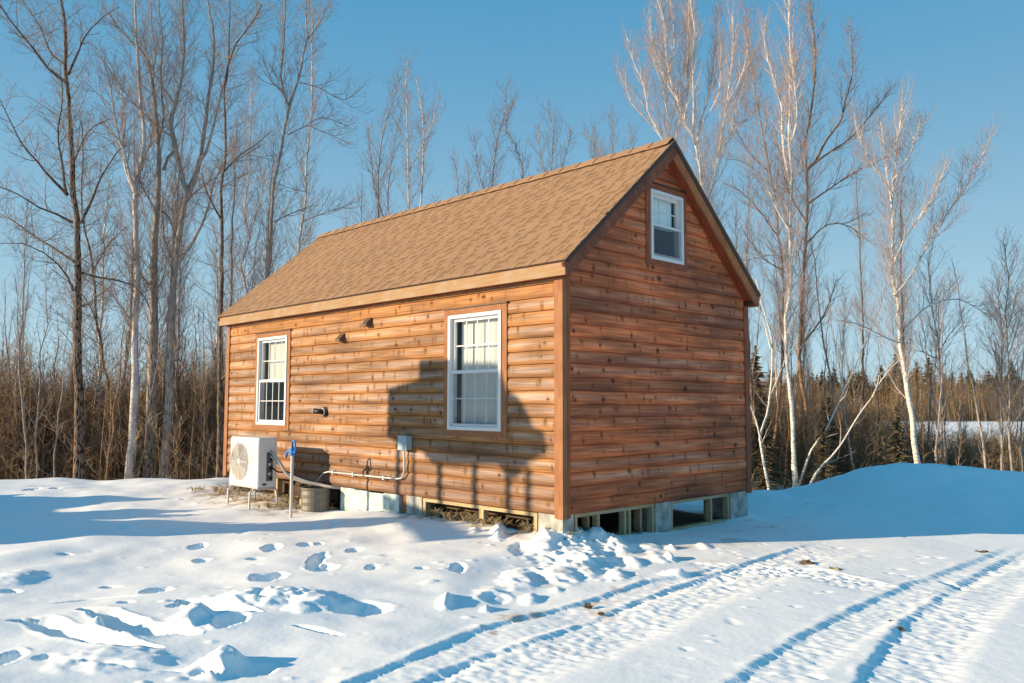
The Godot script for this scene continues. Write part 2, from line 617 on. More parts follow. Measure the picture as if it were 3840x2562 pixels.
	for k in 60:   # the clods below the corner and along the heat pump
		var g := rng.randf()
		var p: Vector3
		if g < 0.6:
			p = Vector3(rng.randfn(0.55, 0.5), 0, rng.randfn(0.95, 0.38))
		else:
			p = Vector3(rng.randf_range(-8.5, -3.2), 0, rng.randf_range(1.0, 3.0))
		var a := rng.randf_range(0.03, 0.09)
		stamp(h, fs, rs, [p.x, p.z, a, a * rng.randf_range(0.5, 1.1), rng.randf() * 3.0, rng.randf_range(0.008, 0.024)])
	for k in 150:   # boot and tyre scuffs on the drive
		var p := Vector3(rng.randf_range(1.2, 4.4), 0, rng.randf_range(-2.6, 0.8))
		stamp(h, fs, rs, [p.x, p.z, rng.randf_range(0.02, 0.06), rng.randf_range(0.02, 0.05), rng.randf() * 3.0, rng.randf_range(-0.012, 0.008)])
	var trenches := [
		[[Vector2(-0.68,4.76), Vector2(-0.57,4.65), Vector2(-0.12,4.62), Vector2(0.19,4.54), Vector2(0.41,4.44), Vector2(0.59,4.33)], 0.085, -0.170],
		[[Vector2(-0.68,4.35), Vector2(-0.54,4.27), Vector2(-0.15,4.29), Vector2(0.13,4.29), Vector2(0.26,4.20), Vector2(0.34,4.09), Vector2(0.46,4.03)], 0.100, -0.180],
		[[Vector2(-0.44,3.73), Vector2(-0.19,3.66), Vector2(0.09,3.62), Vector2(0.27,3.52)], 0.108, -0.170],
		[[Vector2(1.12,4.34), Vector2(0.89,4.57), Vector2(0.60,4.79)], 0.023, -0.030],
		[[Vector2(0.73,3.46), Vector2(0.86,3.43), Vector2(1.11,3.37)], 0.026, -0.050],
		[[Vector2(-0.90,3.90), Vector2(-1.16,4.17), Vector2(-1.21,4.43)], 0.026, -0.030]]
	for o in trenches:
		furrow(h, fs, rs, o[0], o[1], o[2])
	var tracks := [
		[[Vector2(1.96,3.88), Vector2(1.83,3.42), Vector2(1.72,3.03), Vector2(1.59,2.53), Vector2(1.62,2.00), Vector2(1.58,1.43), Vector2(1.51,0.57), Vector2(1.63,0.19), Vector2(1.61,-0.65)], 0.420, 0.018, 0.003],
		[[Vector2(2.18,3.65), Vector2(2.06,3.14), Vector2(2.05,2.88), Vector2(2.05,2.53), Vector2(2.01,2.10), Vector2(1.92,1.57), Vector2(1.83,1.00), Vector2(1.77,0.40), Vector2(1.74,-0.14), Vector2(1.67,-1.10), Vector2(1.63,-2.68)], 0.620, 0.017, 0.006],
		[[Vector2(3.37,2.41), Vector2(3.30,2.07), Vector2(3.21,1.35), Vector2(3.15,0.59), Vector2(3.13,-0.20), Vector2(3.10,-0.84), Vector2(3.12,-1.11), Vector2(3.15,-2.01), Vector2(3.17,-2.69), Vector2(3.14,-3.68)], 0.360, 0.015, 0.005],
		[[Vector2(3.84,1.93), Vector2(3.72,1.52), Vector2(3.66,1.20), Vector2(3.58,0.76), Vector2(3.49,0.18), Vector2(3.45,-0.33), Vector2(3.37,-1.17), Vector2(3.32,-2.43), Vector2(3.31,-3.82)], 0.500, 0.018, 0.006],
		[[Vector2(1.69,-0.58), Vector2(1.97,-0.72), Vector2(2.39,-0.87), Vector2(2.93,-0.66), Vector2(3.25,-0.54)], 0.500, 0.008, 0.009]]
	for o in tracks:
		track(h, fs, rs, o[0], o[1], o[2], o[3])
	# build the sheet
	var b := Buf.new()
	b.v.resize(nf * nr)
	b.n.resize(nf * nr)
	b.c.resize(nf * nr)
	b.t.resize(nf * nr)
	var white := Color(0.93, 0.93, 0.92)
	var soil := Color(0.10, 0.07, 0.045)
	var straw := Color(0.36, 0.25, 0.12)
	for a in nf:
		for k in nr:
			var i := a * nr + k
			var f := fs[a]
			var r := rs[k]
			var x := EYE.x + r * RH.x + f * FH.x
			var z := EYE.z + r * RH.z + f * FH.z
			b.v[i] = Vector3(x, h[i], z)
			var a0 := maxi(a - 1, 0)
			var a1 := mini(a + 1, nf - 1)
			var k0 := maxi(k - 1, 0)
			var k1 := mini(k + 1, nr - 1)
			var gf := (h[a1 * nr + k] - h[a0 * nr + k]) / (fs[a1] - fs[a0])
			var gr := (h[a * nr + k1] - h[a * nr + k0]) / (rs[k1] - rs[k0])
			b.n[i] = (Vector3.UP - RH * gr - FH * gf).normalized()
			var col := white
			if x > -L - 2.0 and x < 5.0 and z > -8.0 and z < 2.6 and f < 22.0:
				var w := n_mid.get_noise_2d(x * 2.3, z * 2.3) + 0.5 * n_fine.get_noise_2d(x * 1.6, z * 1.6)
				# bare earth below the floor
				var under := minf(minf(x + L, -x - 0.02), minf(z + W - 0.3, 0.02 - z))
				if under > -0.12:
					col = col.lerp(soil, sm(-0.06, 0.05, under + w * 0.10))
				# trampled straw by the heat pump and along the sill
				var near := sm(1.0, 0.15, absf(z - 0.35)) * sm(-7.6, -6.6, x) * sm(-3.9, -4.6, x)
				near = maxf(near, 0.8 * sm(0.3, 0.05, absf(z - 0.06)) * sm(-0.1, -0.4, x) * sm(-3.0, -2.2, x))
				if near > 0.0:
					col = col.lerp(straw, clampf(near * (0.25 + 1.9 * w), 0.0, 0.9))
				# sand dragged up by the tyres
				if x > 0.2:
					var sand := sm(0.22, 0.5, n_mid.get_noise_2d(x * 1.3 + 40.0, z * 1.3) + 0.35 * n_fine.get_noise_2d(x * 2, z * 2)) * exp(-pow((r - 0.2 - (f - 6.0) * 0.62) / 0.55, 2.0))
					col = col.lerp(Color(0.40, 0.28, 0.17), clampf(sand * 0.6, 0, 0.6))
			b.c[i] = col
	for a in nf - 1:
		for k in nr - 1:
			var i := a * nr + k
			b.i.append_array([i, i + nr, i + 1, i + 1, i + nr, i + nr + 1])
	tag(single("snow_ground", b.mesh(), M.snow), "white snow field with footprints and tyre tracks around the cabin", "", "", "structure")

func span(a: PackedFloat32Array, lo: float, hi: float) -> Vector2i:
	return Vector2i(a.bsearch(lo), mini(a.bsearch(hi), a.size() - 1))

func stamp(h: PackedFloat32Array, fs: PackedFloat32Array, rs: PackedFloat32Array, o: Array) -> void:
	var dx: float = o[0] - EYE.x
	var dz: float = o[1] - EYE.z
	var r0 := dx * RH.x + dz * RH.z
	var f0 := dx * FH.x + dz * FH.z
	var big: float = maxf(o[2], o[3]) * 1.35
	var A := span(fs, f0 - big, f0 + big)
	var B := span(rs, r0 - big, r0 + big)
	var ca := cos(o[4])
	var sa := sin(o[4])
	var dep: float = o[5]
	var ia: float = 1.0 / o[2]
	var ib: float = 1.0 / o[3]
	var nr := rs.size()
	for a in range(A.x, A.y + 1):
		for k in range(B.x, B.y + 1):
			var u := rs[k] - r0
			var w := fs[a] - f0
			var p := (u * ca + w * sa) * ia
			var q := (w * ca - u * sa) * ib
			var d := sqrt(p * p + q * q)
			if d > 1.3:
				continue
			d += n_fine.get_noise_2d((rs[k] + 20.0) * 1.2, fs[a] * 1.2) * 0.28
			if dep < 0:
				h[a * nr + k] += dep * (1.0 - sm(0.55, 1.0, d)) - dep * 0.05 * exp(-pow((d - 1.08) / 0.16, 2.0))
			else:
				h[a * nr + k] += dep * (1.0 - sm(0.15, 1.0, d)) * (1.0 + 0.25 * n_mid.get_noise_2d(rs[k] * 6.0, fs[a] * 6.0))

func furrow(h: PackedFloat32Array, fs: PackedFloat32Array, rs: PackedFloat32Array, pts: Array, wid: float, dep: float) -> void:
	var q := []
	for p in pts:
		var dx: float = p.x - EYE.x
		var dz: float = p.y - EYE.z
		q.append(Vector2(dx * RH.x + dz * RH.z, dx * FH.x + dz * FH.z))
	var lo: Vector2 = q[0]
	var hi: Vector2 = q[0]
	for p in q:
		lo = lo.min(p)
		hi = hi.max(p)
	var A := span(fs, lo.y - wid * 1.5, hi.y + wid * 1.5)
	var B := span(rs, lo.x - wid * 1.5, hi.x + wid * 1.5)
	var nr := rs.size()
	for a in range(A.x, A.y + 1):
		for k in range(B.x, B.y + 1):
			var p := Vector2(rs[k], fs[a])
			var best := 9.0
			var along := 0.0
			for j in q.size() - 1:
				var c := Geometry2D.get_closest_point_to_segment(p, q[j], q[j + 1])
				var d := c.distance_to(p)
				if d < best:
					best = d
					along = (j + c.distance_to(q[j]) / q[j].distance_to(q[j + 1])) / (q.size() - 1)
			var ww := wid * (0.25 + 1.5 * sin(PI * clampf(along * 0.92 + 0.06, 0, 1)) * 0.62)
			var d2 := best / ww + n_fine.get_noise_2d(p.x * 0.6, p.y * 0.6) * 0.3
			if d2 < 1.6:
				h[a * nr + k] += dep * (1.0 - sm(0.1, 1.25, d2)) - dep * 0.05 * exp(-pow((d2 - 1.2) / 0.3, 2.0))

func track(h: PackedFloat32Array, fs: PackedFloat32Array, rs: PackedFloat32Array, pts: Array, wid: float, dep: float, rough: float) -> void:
	var q := []
	for p in pts:
		var dx: float = p.x - EYE.x
		var dz: float = p.y - EYE.z
		q.append(Vector2(dx * RH.x + dz * RH.z, dx * FH.x + dz * FH.z))
	var lo: Vector2 = q[0]
	var hi: Vector2 = q[0]
	for p in q:
		lo = lo.min(p)
		hi = hi.max(p)
	var A := span(fs, lo.y - wid * 1.2, hi.y + wid * 1.2)
	var B := span(rs, lo.x - wid * 1.2, hi.x + wid * 1.2)
	var nr := rs.size()
	for a in range(A.x, A.y + 1):
		for k in range(B.x, B.y + 1):
			var p := Vector2(rs[k], fs[a])
			var best := 9.0
			var sgn := 1.0
			var along := 0.0
			for j in q.size() - 1:
				var c := Geometry2D.get_closest_point_to_segment(p, q[j], q[j + 1])
				var d := c.distance_to(p)
				if d < best:
					best = d
					sgn = signf((q[j + 1] - q[j]).cross(p - q[j]))
					along = j + c.distance_to(q[j]) / q[j].distance_to(q[j + 1])
			var s := -best * sgn + n_fine.get_noise_2d(p.x * 1.5, p.y * 1.5) * 0.018 + n_mid.get_noise_2d(p.x * 2.0, p.y * 2.0) * 0.02
			if s < -0.16 or s > wid * 1.1:
				continue
			var last := q.size() - 1.0
			var fade := sm(0.0, 0.25, along) * sm(last, last - 1.0, along) if along > last - 1.0 else 1.0
			var cut := sm(-0.015, 0.022, s) * (1.0 - sm(wid * 0.72, wid * 1.05, s))
			var lip := exp(-pow((s + 0.035) / 0.035, 2.0)) * 0.008
			var tread := n_fine.get_noise_2d(p.x * 2.6, p.y * 2.6) * rough * 1.8 + n_fine.get_noise_2d(p.x * 1.1 + 9.0, p.y * 1.1) * rough
			h[a * nr + k] += fade * (cut * (-dep + tread) + lip * (0.5 + n_mid.get_noise_2d(p.x * 3.0, p.y * 3.0)))

# ------------------------------------------------------------------ cabin
func board(rows: int, row: int, lo: float, hi: float, from_y: float, to_y: float, along: Callable, span_len: float, u0: float) -> ArrayMesh:
	# one course of rounded siding between the heights from_y and to_y; along(y, 0 or 1) gives its two ends
	var prof := [Vector2(0.0, 0.022), Vector2(0.003, 0.029), Vector2(0.018, 0.0315), Vector2(0.045, 0.0335), Vector2(0.078, 0.033), Vector2(0.106, 0.030), Vector2(0.126, 0.0245), Vector2(0.1365, 0.0185), Vector2(0.137, 0.009), Vector2(COURSE, 0.008)]
	var y0 := lo
	var p := []
	for k in prof.size():
		p.append(Vector2(y0 + prof[k].x, prof[k].y))
	var q := []
	for k in p.size() - 1:
		var a: Vector2 = p[k]
		var b: Vector2 = p[k + 1]
		if b.y < -9.0 or b.x <= from_y or a.x >= to_y:
			continue
		var s := a
		var e := b
		if s.x < from_y:
			s = a.lerp(b, (from_y - a.x) / (b.x - a.x))
		if e.x > to_y:
			e = a.lerp(b, (to_y - a.x) / (b.x - a.x))
		if q.is_empty():
			q.append(s)
		q.append(e)
	if q.size() < 2:
		return null
	var b := Buf.new()
	for k in q.size() - 1:
		var s: Vector2 = q[k]
		var e: Vector2 = q[k + 1]
		var s0: float = along.call(s.x, 0)
		var s1: float = along.call(s.x, 1)
		var e0: float = along.call(e.x, 0)
		var e1: float = along.call(e.x, 1)
		b.quad(Vector3(s0, s.x, s.y), Vector3(s1, s.x, s.y), Vector3(e1, e.x, e.y), Vector3(e0, e.x, e.y))
		var vs := (row + clampf((s.x - lo) / COURSE, 0.02, 0.98)) / rows
		var ve := (row + clampf((e.x - lo) / COURSE, 0.02, 0.98)) / rows
		var m := b.t.size() - 4
		b.t[m] = Vector2((s0 - u0) / span_len, vs)
		b.t[m + 1] = Vector2((s1 - u0) / span_len, vs)
		b.t[m + 2] = Vector2((e1 - u0) / span_len, ve)
		b.t[m + 3] = Vector2((e0 - u0) / span_len, ve)
		# smooth the curved face
		if k > 0 and k < q.size():
			var cy := lo + 0.065
			for j in 4:
				var vv: Vector3 = b.v[m + j]
				if k >= 1 and s.y > 0.0165 and e.y > 0.0165:
					b.n[m + j] = Vector3(0, (vv.y - cy) * 3.6, 0.9).normalized()
	# bottom, top and ends
	var f: Vector2 = q[0]
	var l: Vector2 = q[-1]
	b.quad(Vector3(along.call(f.x, 0), f.x, 0), Vector3(along.call(f.x, 1), f.x, 0), Vector3(along.call(f.x, 1), f.x, f.y), Vector3(along.call(f.x, 0), f.x, f.y))
	for side in 2:
		for k in q.size() - 1:
			var s: Vector2 = q[k]
			var e: Vector2 = q[k + 1]
			var a0 := Vector3(along.call(s.x, side), s.x, 0)
			var a1 := Vector3(along.call(s.x, side), s.x, s.y)
			var a2 := Vector3(along.call(e.x, side), e.x, e.y)
			var a3 := Vector3(along.call(e.x, side), e.x, 0)
			if side:
				b.quad(a1, a0, a3, a2)
			else:
				b.quad(a0, a1, a2, a3)
	return b.mesh()

func wall_boards(under: Node, at: Transform3D, m: Material, rows: int, top: float, ends: Callable, openings: Array, span_len: float, u0: float) -> void:
	for row in rows:
		var lo := 0.035 + row * COURSE
		var hi := minf(lo + COURSE, top)
		if lo >= top - 0.004:
			break
		var cuts := []
		for o in openings:
			if o.position.y < hi and o.end.y > lo:
				cuts.append(o)
		if cuts.is_empty():
			var me := board(rows, row, lo, hi, lo, hi, ends, span_len, u0)
			if me:
				part("siding_board", me, m, under, at)
			continue
		var marks := [null]
		for o in cuts:
			marks.append(o)
		marks.append(null)
		for k in marks.size() - 1:
			var a = marks[k]
			var b = marks[k + 1]
			var fn := func(y: float, e: int) -> float:
				if e == 0:
					return ends.call(y, 0) if a == null else a.end.x
				return ends.call(y, 1) if b == null else b.position.x
			var me := board(rows, row, lo, hi, lo, hi, fn, span_len, u0)
			if me:
				part("siding_board", me, m, under, at)
		for o in cuts:
			var fn := func(_y: float, e: int) -> float:
				return o.end.x if e else o.position.x
			for half in 2:
				var y0: float = lo if half == 0 else maxf(lo, o.end.y)
				var y1: float = minf(hi, o.position.y) if half == 0 else hi
				if y1 - y0 > 0.01:
					var me := board(rows, row, lo, hi, y0, y1, fn, span_len, u0)
					if me:
						part("siding_board", me, m, under, at)

func window(under: Node, at: Transform3D, w: float, h: float, cols: int, casing: Material, blind_drop: Vector2, blind_gap: float, screen: bool, label: String) -> void:
	# local frame: x along the wall, y up, z out of the wall; origin at the lower left corner of the white frame
	var b := Buf.new()
	var fr := 0.038
	for q in [[0.0, 0.0, fr, h], [w - fr, 0.0, w, h], [fr, 0.0, w - fr, fr], [fr, h - fr, w - fr, h]]:
		b.box(Vector3(q[0], q[1], -0.06), Vector3(q[2], q[3], 0.058))
	var win := part("window", b.mesh(), M.vinyl, under, at)
	tag(win, label)
	var cw := 0.086
	var pieces := [[-cw, -cw + 0.012, 0.0, h + 0.075], [w, -cw + 0.012, w + cw, h + 0.075], [0.0, h, w, h + 0.075], [0.0, -cw + 0.012, w, 0.0]]
	for q in pieces:
		boxpart("casing", Vector3(q[0] + 0.001, q[1] + 0.001, 0.0), Vector3(q[2] - 0.001, q[3] - 0.001, 0.045), casing, win)
	boxpart("drip_cap", Vector3(-cw - 0.012, h + 0.076, 0.0), Vector3(w + cw + 0.012, h + 0.088, 0.062), M.flash, win)
	var mid := h * 0.5
	for k in 2:
		var barred := k == 1 or cols > 3
		var y0 := fr + 0.001 if k == 0 else mid - 0.012
		var y1 := mid + 0.018 if k == 0 else h - fr - 0.001
		var z0 := 0.012 if k == 0 else -0.018
		var s := Buf.new()
		var sw := 0.036
		var x0 := fr + 0.001
		var x1 := w - fr - 0.001
		for q in [[x0, y0, x0 + sw, y1], [x1 - sw, y0, x1, y1], [x0 + sw, y0, x1 - sw, y0 + sw], [x0 + sw, y1 - sw, x1 - sw, y1]]:
			s.box(Vector3(q[0], q[1], z0), Vector3(q[2], q[3], z0 + 0.028))
		part("sash", s.mesh(), M.vinyl, win)
		boxpart("pane", Vector3(x0 + sw, y0 + sw, z0 + 0.0165), Vector3(x1 - sw, y1 - sw, z0 + 0.0168), M.glass, win)
		for c in (cols - 1 if barred else 0):
			var x := lerpf(x0 + sw, x1 - sw, (c + 1.0) / cols)
			boxpart("muntin", Vector3(x - 0.0065, y0 + sw, z0 + 0.004), Vector3(x + 0.0065, y1 - sw, z0 + 0.013), M.vinyl, win)
		var ym := (y0 + y1) / 2
		if barred:
			boxpart("muntin", Vector3(x0 + sw, ym - 0.0065, z0 + 0.003), Vector3(x1 - sw, ym + 0.0065, z0 + 0.0125), M.vinyl, win)
		if screen and k == 0:
			boxpart("insect_screen", Vector3(x0 + 0.012, y0 + 0.012, 0.048), Vector3(x1 - 0.012, y1 - 0.03, 0.0485), M.screen if cols == 3 else M.thin_screen, win)
	# a pleated shade of narrow folds hanging inside
	var bl := Buf.new()
	var folds := 26
	var bx0 := fr + 0.02 + blind_gap
	var bx1 := w - fr - 0.012
	for k in folds:
		var xa := lerpf(bx0, bx1, float(k) / folds)
		var xb := lerpf(bx0, bx1, (k + 1.0) / folds)
		var za := -0.075 - (0.012 if k % 2 == 0 else 0.0)
		var zb := -0.075 - (0.012 if k % 2 == 1 else 0.0)
		bl.quad(Vector3(xa, blind_drop.x, za), Vector3(xb, blind_drop.x, zb), Vector3(xb, blind_drop.y, zb), Vector3(xa, blind_drop.y, za))
	part("blind", bl.mesh(), M.blind if cols > 3 else M.blind_teal, win)

func wall_slab(under: Node, at: Transform3D, x0: float, x1: float, y0: float, y1: float, openings: Array) -> void:
	var b := Buf.new()
	var x := x0
	for o in openings:
		b.box(Vector3(x, y0, -0.1), Vector3(o.position.x, y1, 0.0))
		b.box(Vector3(o.position.x, y0, -0.1), Vector3(o.end.x, o.position.y, 0.0))
		b.box(Vector3(o.position.x, o.end.y, -0.1), Vector3(o.end.x, y1, 0.0))
		x = o.end.x
	b.box(Vector3(x, y0, -0.1), Vector3(x1, y1, 0.0))
	part("wall", b.mesh(), M.wall, under, at)

func cabin() -> void:
	var c := thing("cabin", "log-sided wooden cabin with tan shingle roof standing on concrete piers in the snow", "cabin")
	var front := Transform3D()
	var right := Transform3D(Basis(Vector3.UP, PI / 2), Vector3.ZERO)    # local x runs to -z, local z to +x
	var w_front := [Rect2(-6.55, 0.845, 0.93, 1.375), Rect2(-1.79, 0.872, 0.915, 1.352)]
	var w_right := [Rect2(1.508, 2.888, 0.668, 0.838)]
	var slope := (RIDGE - (EAVE + 0.163)) / (W / 2 + OE)
	wall_slab(c, front, -L, 0.0, 0.035, EAVE, w_front)
	# gable wall: the square part, then the triangle round its window
	wall_slab(c, right, 0.1, W, 0.035, EAVE, [])
	var g := Buf.new()
	var lim := func(y: float) -> float: return (y + 0.13 - (EAVE + 0.163)) / slope - OE
	var wo: Rect2 = w_right[0]
	var strips := [[EAVE, wo.position.y, 0], [wo.position.y, wo.end.y, 1], [wo.end.y, 4.18, 0]]
	for q in strips:
		var l0: float = maxf(0.002, lim.call(q[0]))
		var l1: float = maxf(0.002, lim.call(q[1]))
		var sides := [[l0, W - l0, l1, W - l1]] if q[2] == 0 else [[l0, wo.position.x, l1, wo.position.x], [wo.end.x, W - l0, wo.end.x, W - l1]]
		for s in sides:
			for z in 2:
				var zz := 0.0 if z == 0 else -0.1
				var pa := Vector3(s[0], q[0], zz)
				var pb := Vector3(s[1], q[0], zz)
				var pc := Vector3(maxf(s[3], s[2] + 0.001), q[1], zz)
				var pd := Vector3(s[2], q[1], zz)
				if z == 0:
					g.quad(pa, pb, pc, pd)
				else:
					g.quad(pb, pa, pd, pc)
	part("gable_wall", g.mesh(), M.wall, c, right)
	boxpart("wall", Vector3(-L, 0.035, -W), Vector3(-L + 0.1, EAVE, -0.101), M.wall, c)
	boxpart("wall", Vector3(-L + 0.101, 0.035, -W), Vector3(-0.101, EAVE, -W + 0.1), M.wall, c)
	# far gable
	var fg := Buf.new()
	for s in 2:
		var xx := -L + 0.1 * s
		var a := Vector3(xx, EAVE, -0.02)
		var b := Vector3(xx, EAVE, -W + 0.02)
		var t := Vector3(xx, RIDGE - 0.2, -W / 2)
		if s == 0:
			fg.tri(a, t, b)
		else:
			fg.tri(a, b, t)
	part("gable_wall", fg.mesh(), M.gable, c)
	boxpart("floor", Vector3(-L + 0.02, 0.037, -W + 0.02), Vector3(-0.02, 0.16, -0.02), M.inside, c)
	boxpart("ceiling", Vector3(-L + 0.1, 2.3, -W + 0.1), Vector3(-0.1, 2.34, -0.1), M.inside, c)
	wall_boards(c, front, M.side, 18, EAVE, func(_y: float, e: int) -> float: return -0.06 if e else -L + 0.06, w_front, 8.0, -7.9)
	wall_boards(c, right, M.gable, 30, 4.16, func(y: float, e: int) -> float:
		var l := 0.05 if y <= EAVE + 0.06 else maxf(0.05, (y + 0.115 - (EAVE + 0.163)) / slope - OE)
		return W - l if e else l, w_right, 4.0, -0.1)
	# corner boards
	boxpart("corner_board", Vector3(-0.072, 0.0, -0.02), Vector3(0.0455, EAVE - 0.002, 0.047), M.trim, c)
	boxpart("corner_board", Vector3(0.0, 0.001, -0.07), Vector3(0.0475, EAVE + 0.05, -0.0205), M.trim_gable, c)
	boxpart("corner_board", Vector3(0.0, 0.001, -W - 0.047), Vector3(0.0475, EAVE - 0.001, -W + 0.06), M.trim_gable, c)
	boxpart("corner_board", Vector3(-L - 0.047, -0.03, -0.02), Vector3(-L + 0.07, EAVE - 0.002, 0.047), M.trim, c)
	window(c, front * Transform3D(Basis(), Vector3(-6.55, 0.845, 0)), 0.93, 1.375, 4, M.trim, Vector2(0.66, 1.33), 0.1, false, "left front window with the shade pulled half way down")
	window(c, front * Transform3D(Basis(), Vector3(-1.79, 0.872, 0)), 0.915, 1.352, 4, M.trim, Vector2(0.05, 1.31), 0.03, true, "right front window with the shade pulled all the way down")
	window(c, right * Transform3D(Basis(), Vector3(1.508, 2.888, 0)), 0.668, 0.838, 3, M.trim_gable, Vector2(0.42, 0.8), 0.0, true, "small gable window")
	# eaves
	var x0 := -L - OG
	for k in 2:
		var xa := x0 if k == 0 else -3.62
		var xb := -3.622 if k == 0 else OG - 0.001
		boxpart("fascia_board", Vector3(xa, EAVE, OE - 0.022), Vector3(xb, EAVE + 0.163, OE + 0.003), M.fascia, c)
	boxpart("fascia_board", Vector3(x0, EAVE, -W - OE), Vector3(OG - 0.001, EAVE + 0.163, -W - OE + 0.022), M.fascia, c)
	boxpart("soffit", Vector3(x0 + 0.01, EAVE + 0.004, 0.0), Vector3(OG - 0.03, EAVE + 0.018, OE - 0.0225), M.soffit, c)
	boxpart("soffit", Vector3(x0 + 0.01, EAVE + 0.004, -W - OE + 0.0225), Vector3(OG - 0.03, EAVE + 0.018, -W), M.soffit, c)
	# rake boards and their soffits, both ends
	var half := W / 2 + OE
	var run := sqrt(half * half + pow(RIDGE - EAVE - 0.163, 2))
	for s in 2:
		var up := Vector3(0, (RIDGE - EAVE - 0.163) / run, (-1.0 if s == 0 else 1.0) * half / run)
		var out := Vector3(0, absf(up.z), (1.0 if s == 0 else -1.0) * up.y)
		var foot := Vector3(0, EAVE + 0.163, OE if s == 0 else -W - OE)
		var bs := Basis(Vector3(1, 0, 0), up, Vector3(1, 0, 0).cross(up)) if s == 0 else Basis(Vector3(1, 0, 0), up, Vector3(1, 0, 0).cross(up))
		# local z = x cross up; it points outwards for one slope, inwards for the other
		var zs := 1.0 if bs.z.dot(out) > 0 else -1.0
		var tf := Transform3D(bs, foot)
		var slab := func(called: String, a: float, b2: float, y0: float, y1: float, za: float, zb: float, m: Material) -> void:
			var q := Buf.new()
			q.box(Vector3(a + s * 0.0025, y0, minf(za * zs, zb * zs)), Vector3(b2 - s * 0.0025, y1 - s * 0.003, maxf(za * zs, zb * zs)))
			part(called, q.mesh(), m, c, tf)
		slab.call("roof_deck", x0 - 0.004, OG + 0.004, -0.01, run, -0.018, -0.002, M.old)
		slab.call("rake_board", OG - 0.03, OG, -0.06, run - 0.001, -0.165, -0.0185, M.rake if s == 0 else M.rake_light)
		slab.call("rake_board", x0, x0 + 0.03, -0.06, run - 0.001, -0.165, -0.0185, M.rake)
		slab.call("rake_soffit", 0.0475, OG - 0.031, 0.04, run - 0.1, -0.145, -0.131, M.soffit)
		slab.call("rafter", 0.002, 0.046, 0.06, run - 0.11, -0.185, -0.128, M.soffit)
		slab.call("drip_edge", x0 - 0.012, OG + 0.012, -0.022, -0.002, -0.03, 0.004, M.flash)
		slab.call("drip_edge", OG + 0.001, OG + 0.013, -0.001, run, -0.045, 0.002, M.flash)
		slab.call("drip_edge", x0 - 0.013, x0 - 0.001, -0.001, run, -0.045, 0.002, M.flash)
		if s == 1:
			slab.call("roof_covering", x0 - 0.02, OG + 0.02, -0.02, run, 0.0, 0.014, M.roof[0])
		else:
			shingles(c, tf, x0 - 0.02, OG + 0.02, run)
	for s in 2:
		var vb := Buf.new()
		var sg := 1.0 if s == 0 else -1.0
		var nn := Vector3(0, 0.759, 0.651 * sg)
		var dn := Vector3(0, -0.651, 0.759 * sg)
		vb.box(Vector3(x0 + 0.25, -0.01, 0.004), Vector3(OG - 0.03, 0.135, 0.026), Transform3D(Basis(Vector3(1, 0, 0), dn, nn) if s == 1 else Basis(Vector3(1, 0, 0), dn, nn), Vector3(0, RIDGE, -W / 2)))
		part("ridge_vent", vb.mesh(), M.flash, c)
	# ridge caps, one folded piece after the other
	var cap := Buf.new()
	var dirs := [Vector3(0, -0.651, 0.759), Vector3(0, -0.651, -0.759)]
	var tl := 0.34
	for s in 2:
		var d: Vector3 = dirs[s] * 0.15
		var lift0 := Vector3(0, 0.040, 0)
		var lift1 := Vector3(0, 0.052, 0)
		var pa := Vector3(0, 0, 0) + lift0
		var pb := Vector3(tl, 0, 0) + lift1
		var pc := pb + d
		var pd := pa + d
		var th := Vector3(0, -0.012, 0)
		if s == 0:
			cap.quad(pd, pc, pb, pa)
			cap.quad(pd + th, pc + th, pc, pd)
			cap.quad(pc, pc + th, pb + th, pb)
		else:
			cap.quad(pa, pb, pc, pd)
			cap.quad(pd, pc, pc + th, pd + th)
			cap.quad(pb, pb + th, pc + th, pc)
	var cm := cap.mesh()
	var kx := x0 - 0.02
	var kk := 0
	while kx < OG - 0.2:
		part("ridge_cap", cm, M.roof[(kk * 7 + kk / 3) % 4], c, Transform3D(Basis(), Vector3(kx, RIDGE + 0.001, -W / 2)))
		kx += 0.294
		kk += 1
	underside(c)
	fittings(c)

func shingles(c: Node, tf: Transform3D, xa: float, xb: float, run: float) -> void:
	# laminated strips about a metre long, each with its own pattern of thick tabs
	var rng := RandomNumberGenerator.new()
	rng.seed = 900
	var e := 0.106
	var kinds := []
	for k in 7:
		var b := Buf.new()
		b.tint = Color(0.97, 0.97, 0.97)
		slabtilt(b, 0.0, 1.0, 0.0, e + 0.03, 0.0045, 0.001, 0.0005)
		var x := rng.randf_range(-0.1, 0.1)
		while x < 0.97:
			var w := rng.randf_range(0.11, 0.24)
			var gap := rng.randf_range(0.06, 0.17)
			var t := rng.randf_range(0.97, 1.03)
			b.tint = Color(t, t, t)
			slabtilt(b, maxf(x, 0.0), minf(x + w, 1.0), 0.0 - rng.randf_range(0.0, 0.003), e * 0.99, 0.0092, 0.0050, 0.0)
			# the printed dark band of the lower layer between two tabs
			if x + w < 0.97:
				b.tint = Color(0.72, 0.69, 0.66)
				slabtilt(b, x + w + 0.004, minf(x + w + gap - 0.004, 1.0), e * rng.randf_range(0.42, 0.55), e * 0.99, 0.0042, 0.0028, 0.0)
			x += w + gap
		kinds.append(b.mesh())
	var rows := int(ceil(run / e))
	for r in rows:
		var y := -0.02 + r * e
		var x := xa - rng.randf_range(0.0, 0.95)
		while x < xb - 0.02:
			var s := maxf(x, xa)
			var t := minf(x + 1.0, xb)
			if t - s > 0.03:
				var b := Basis(Vector3(t - s - 0.002, 0, 0), Vector3(0, minf(1.0, (run - y) / (e + 0.03)), 0), Vector3(0, 0, 1))
				part("shingle", kinds[rng.randi() % 7], M.roof[rng.randi() % 4], c, tf * Transform3D(b, Vector3(s, y, 0.002)))
			x += 1.0

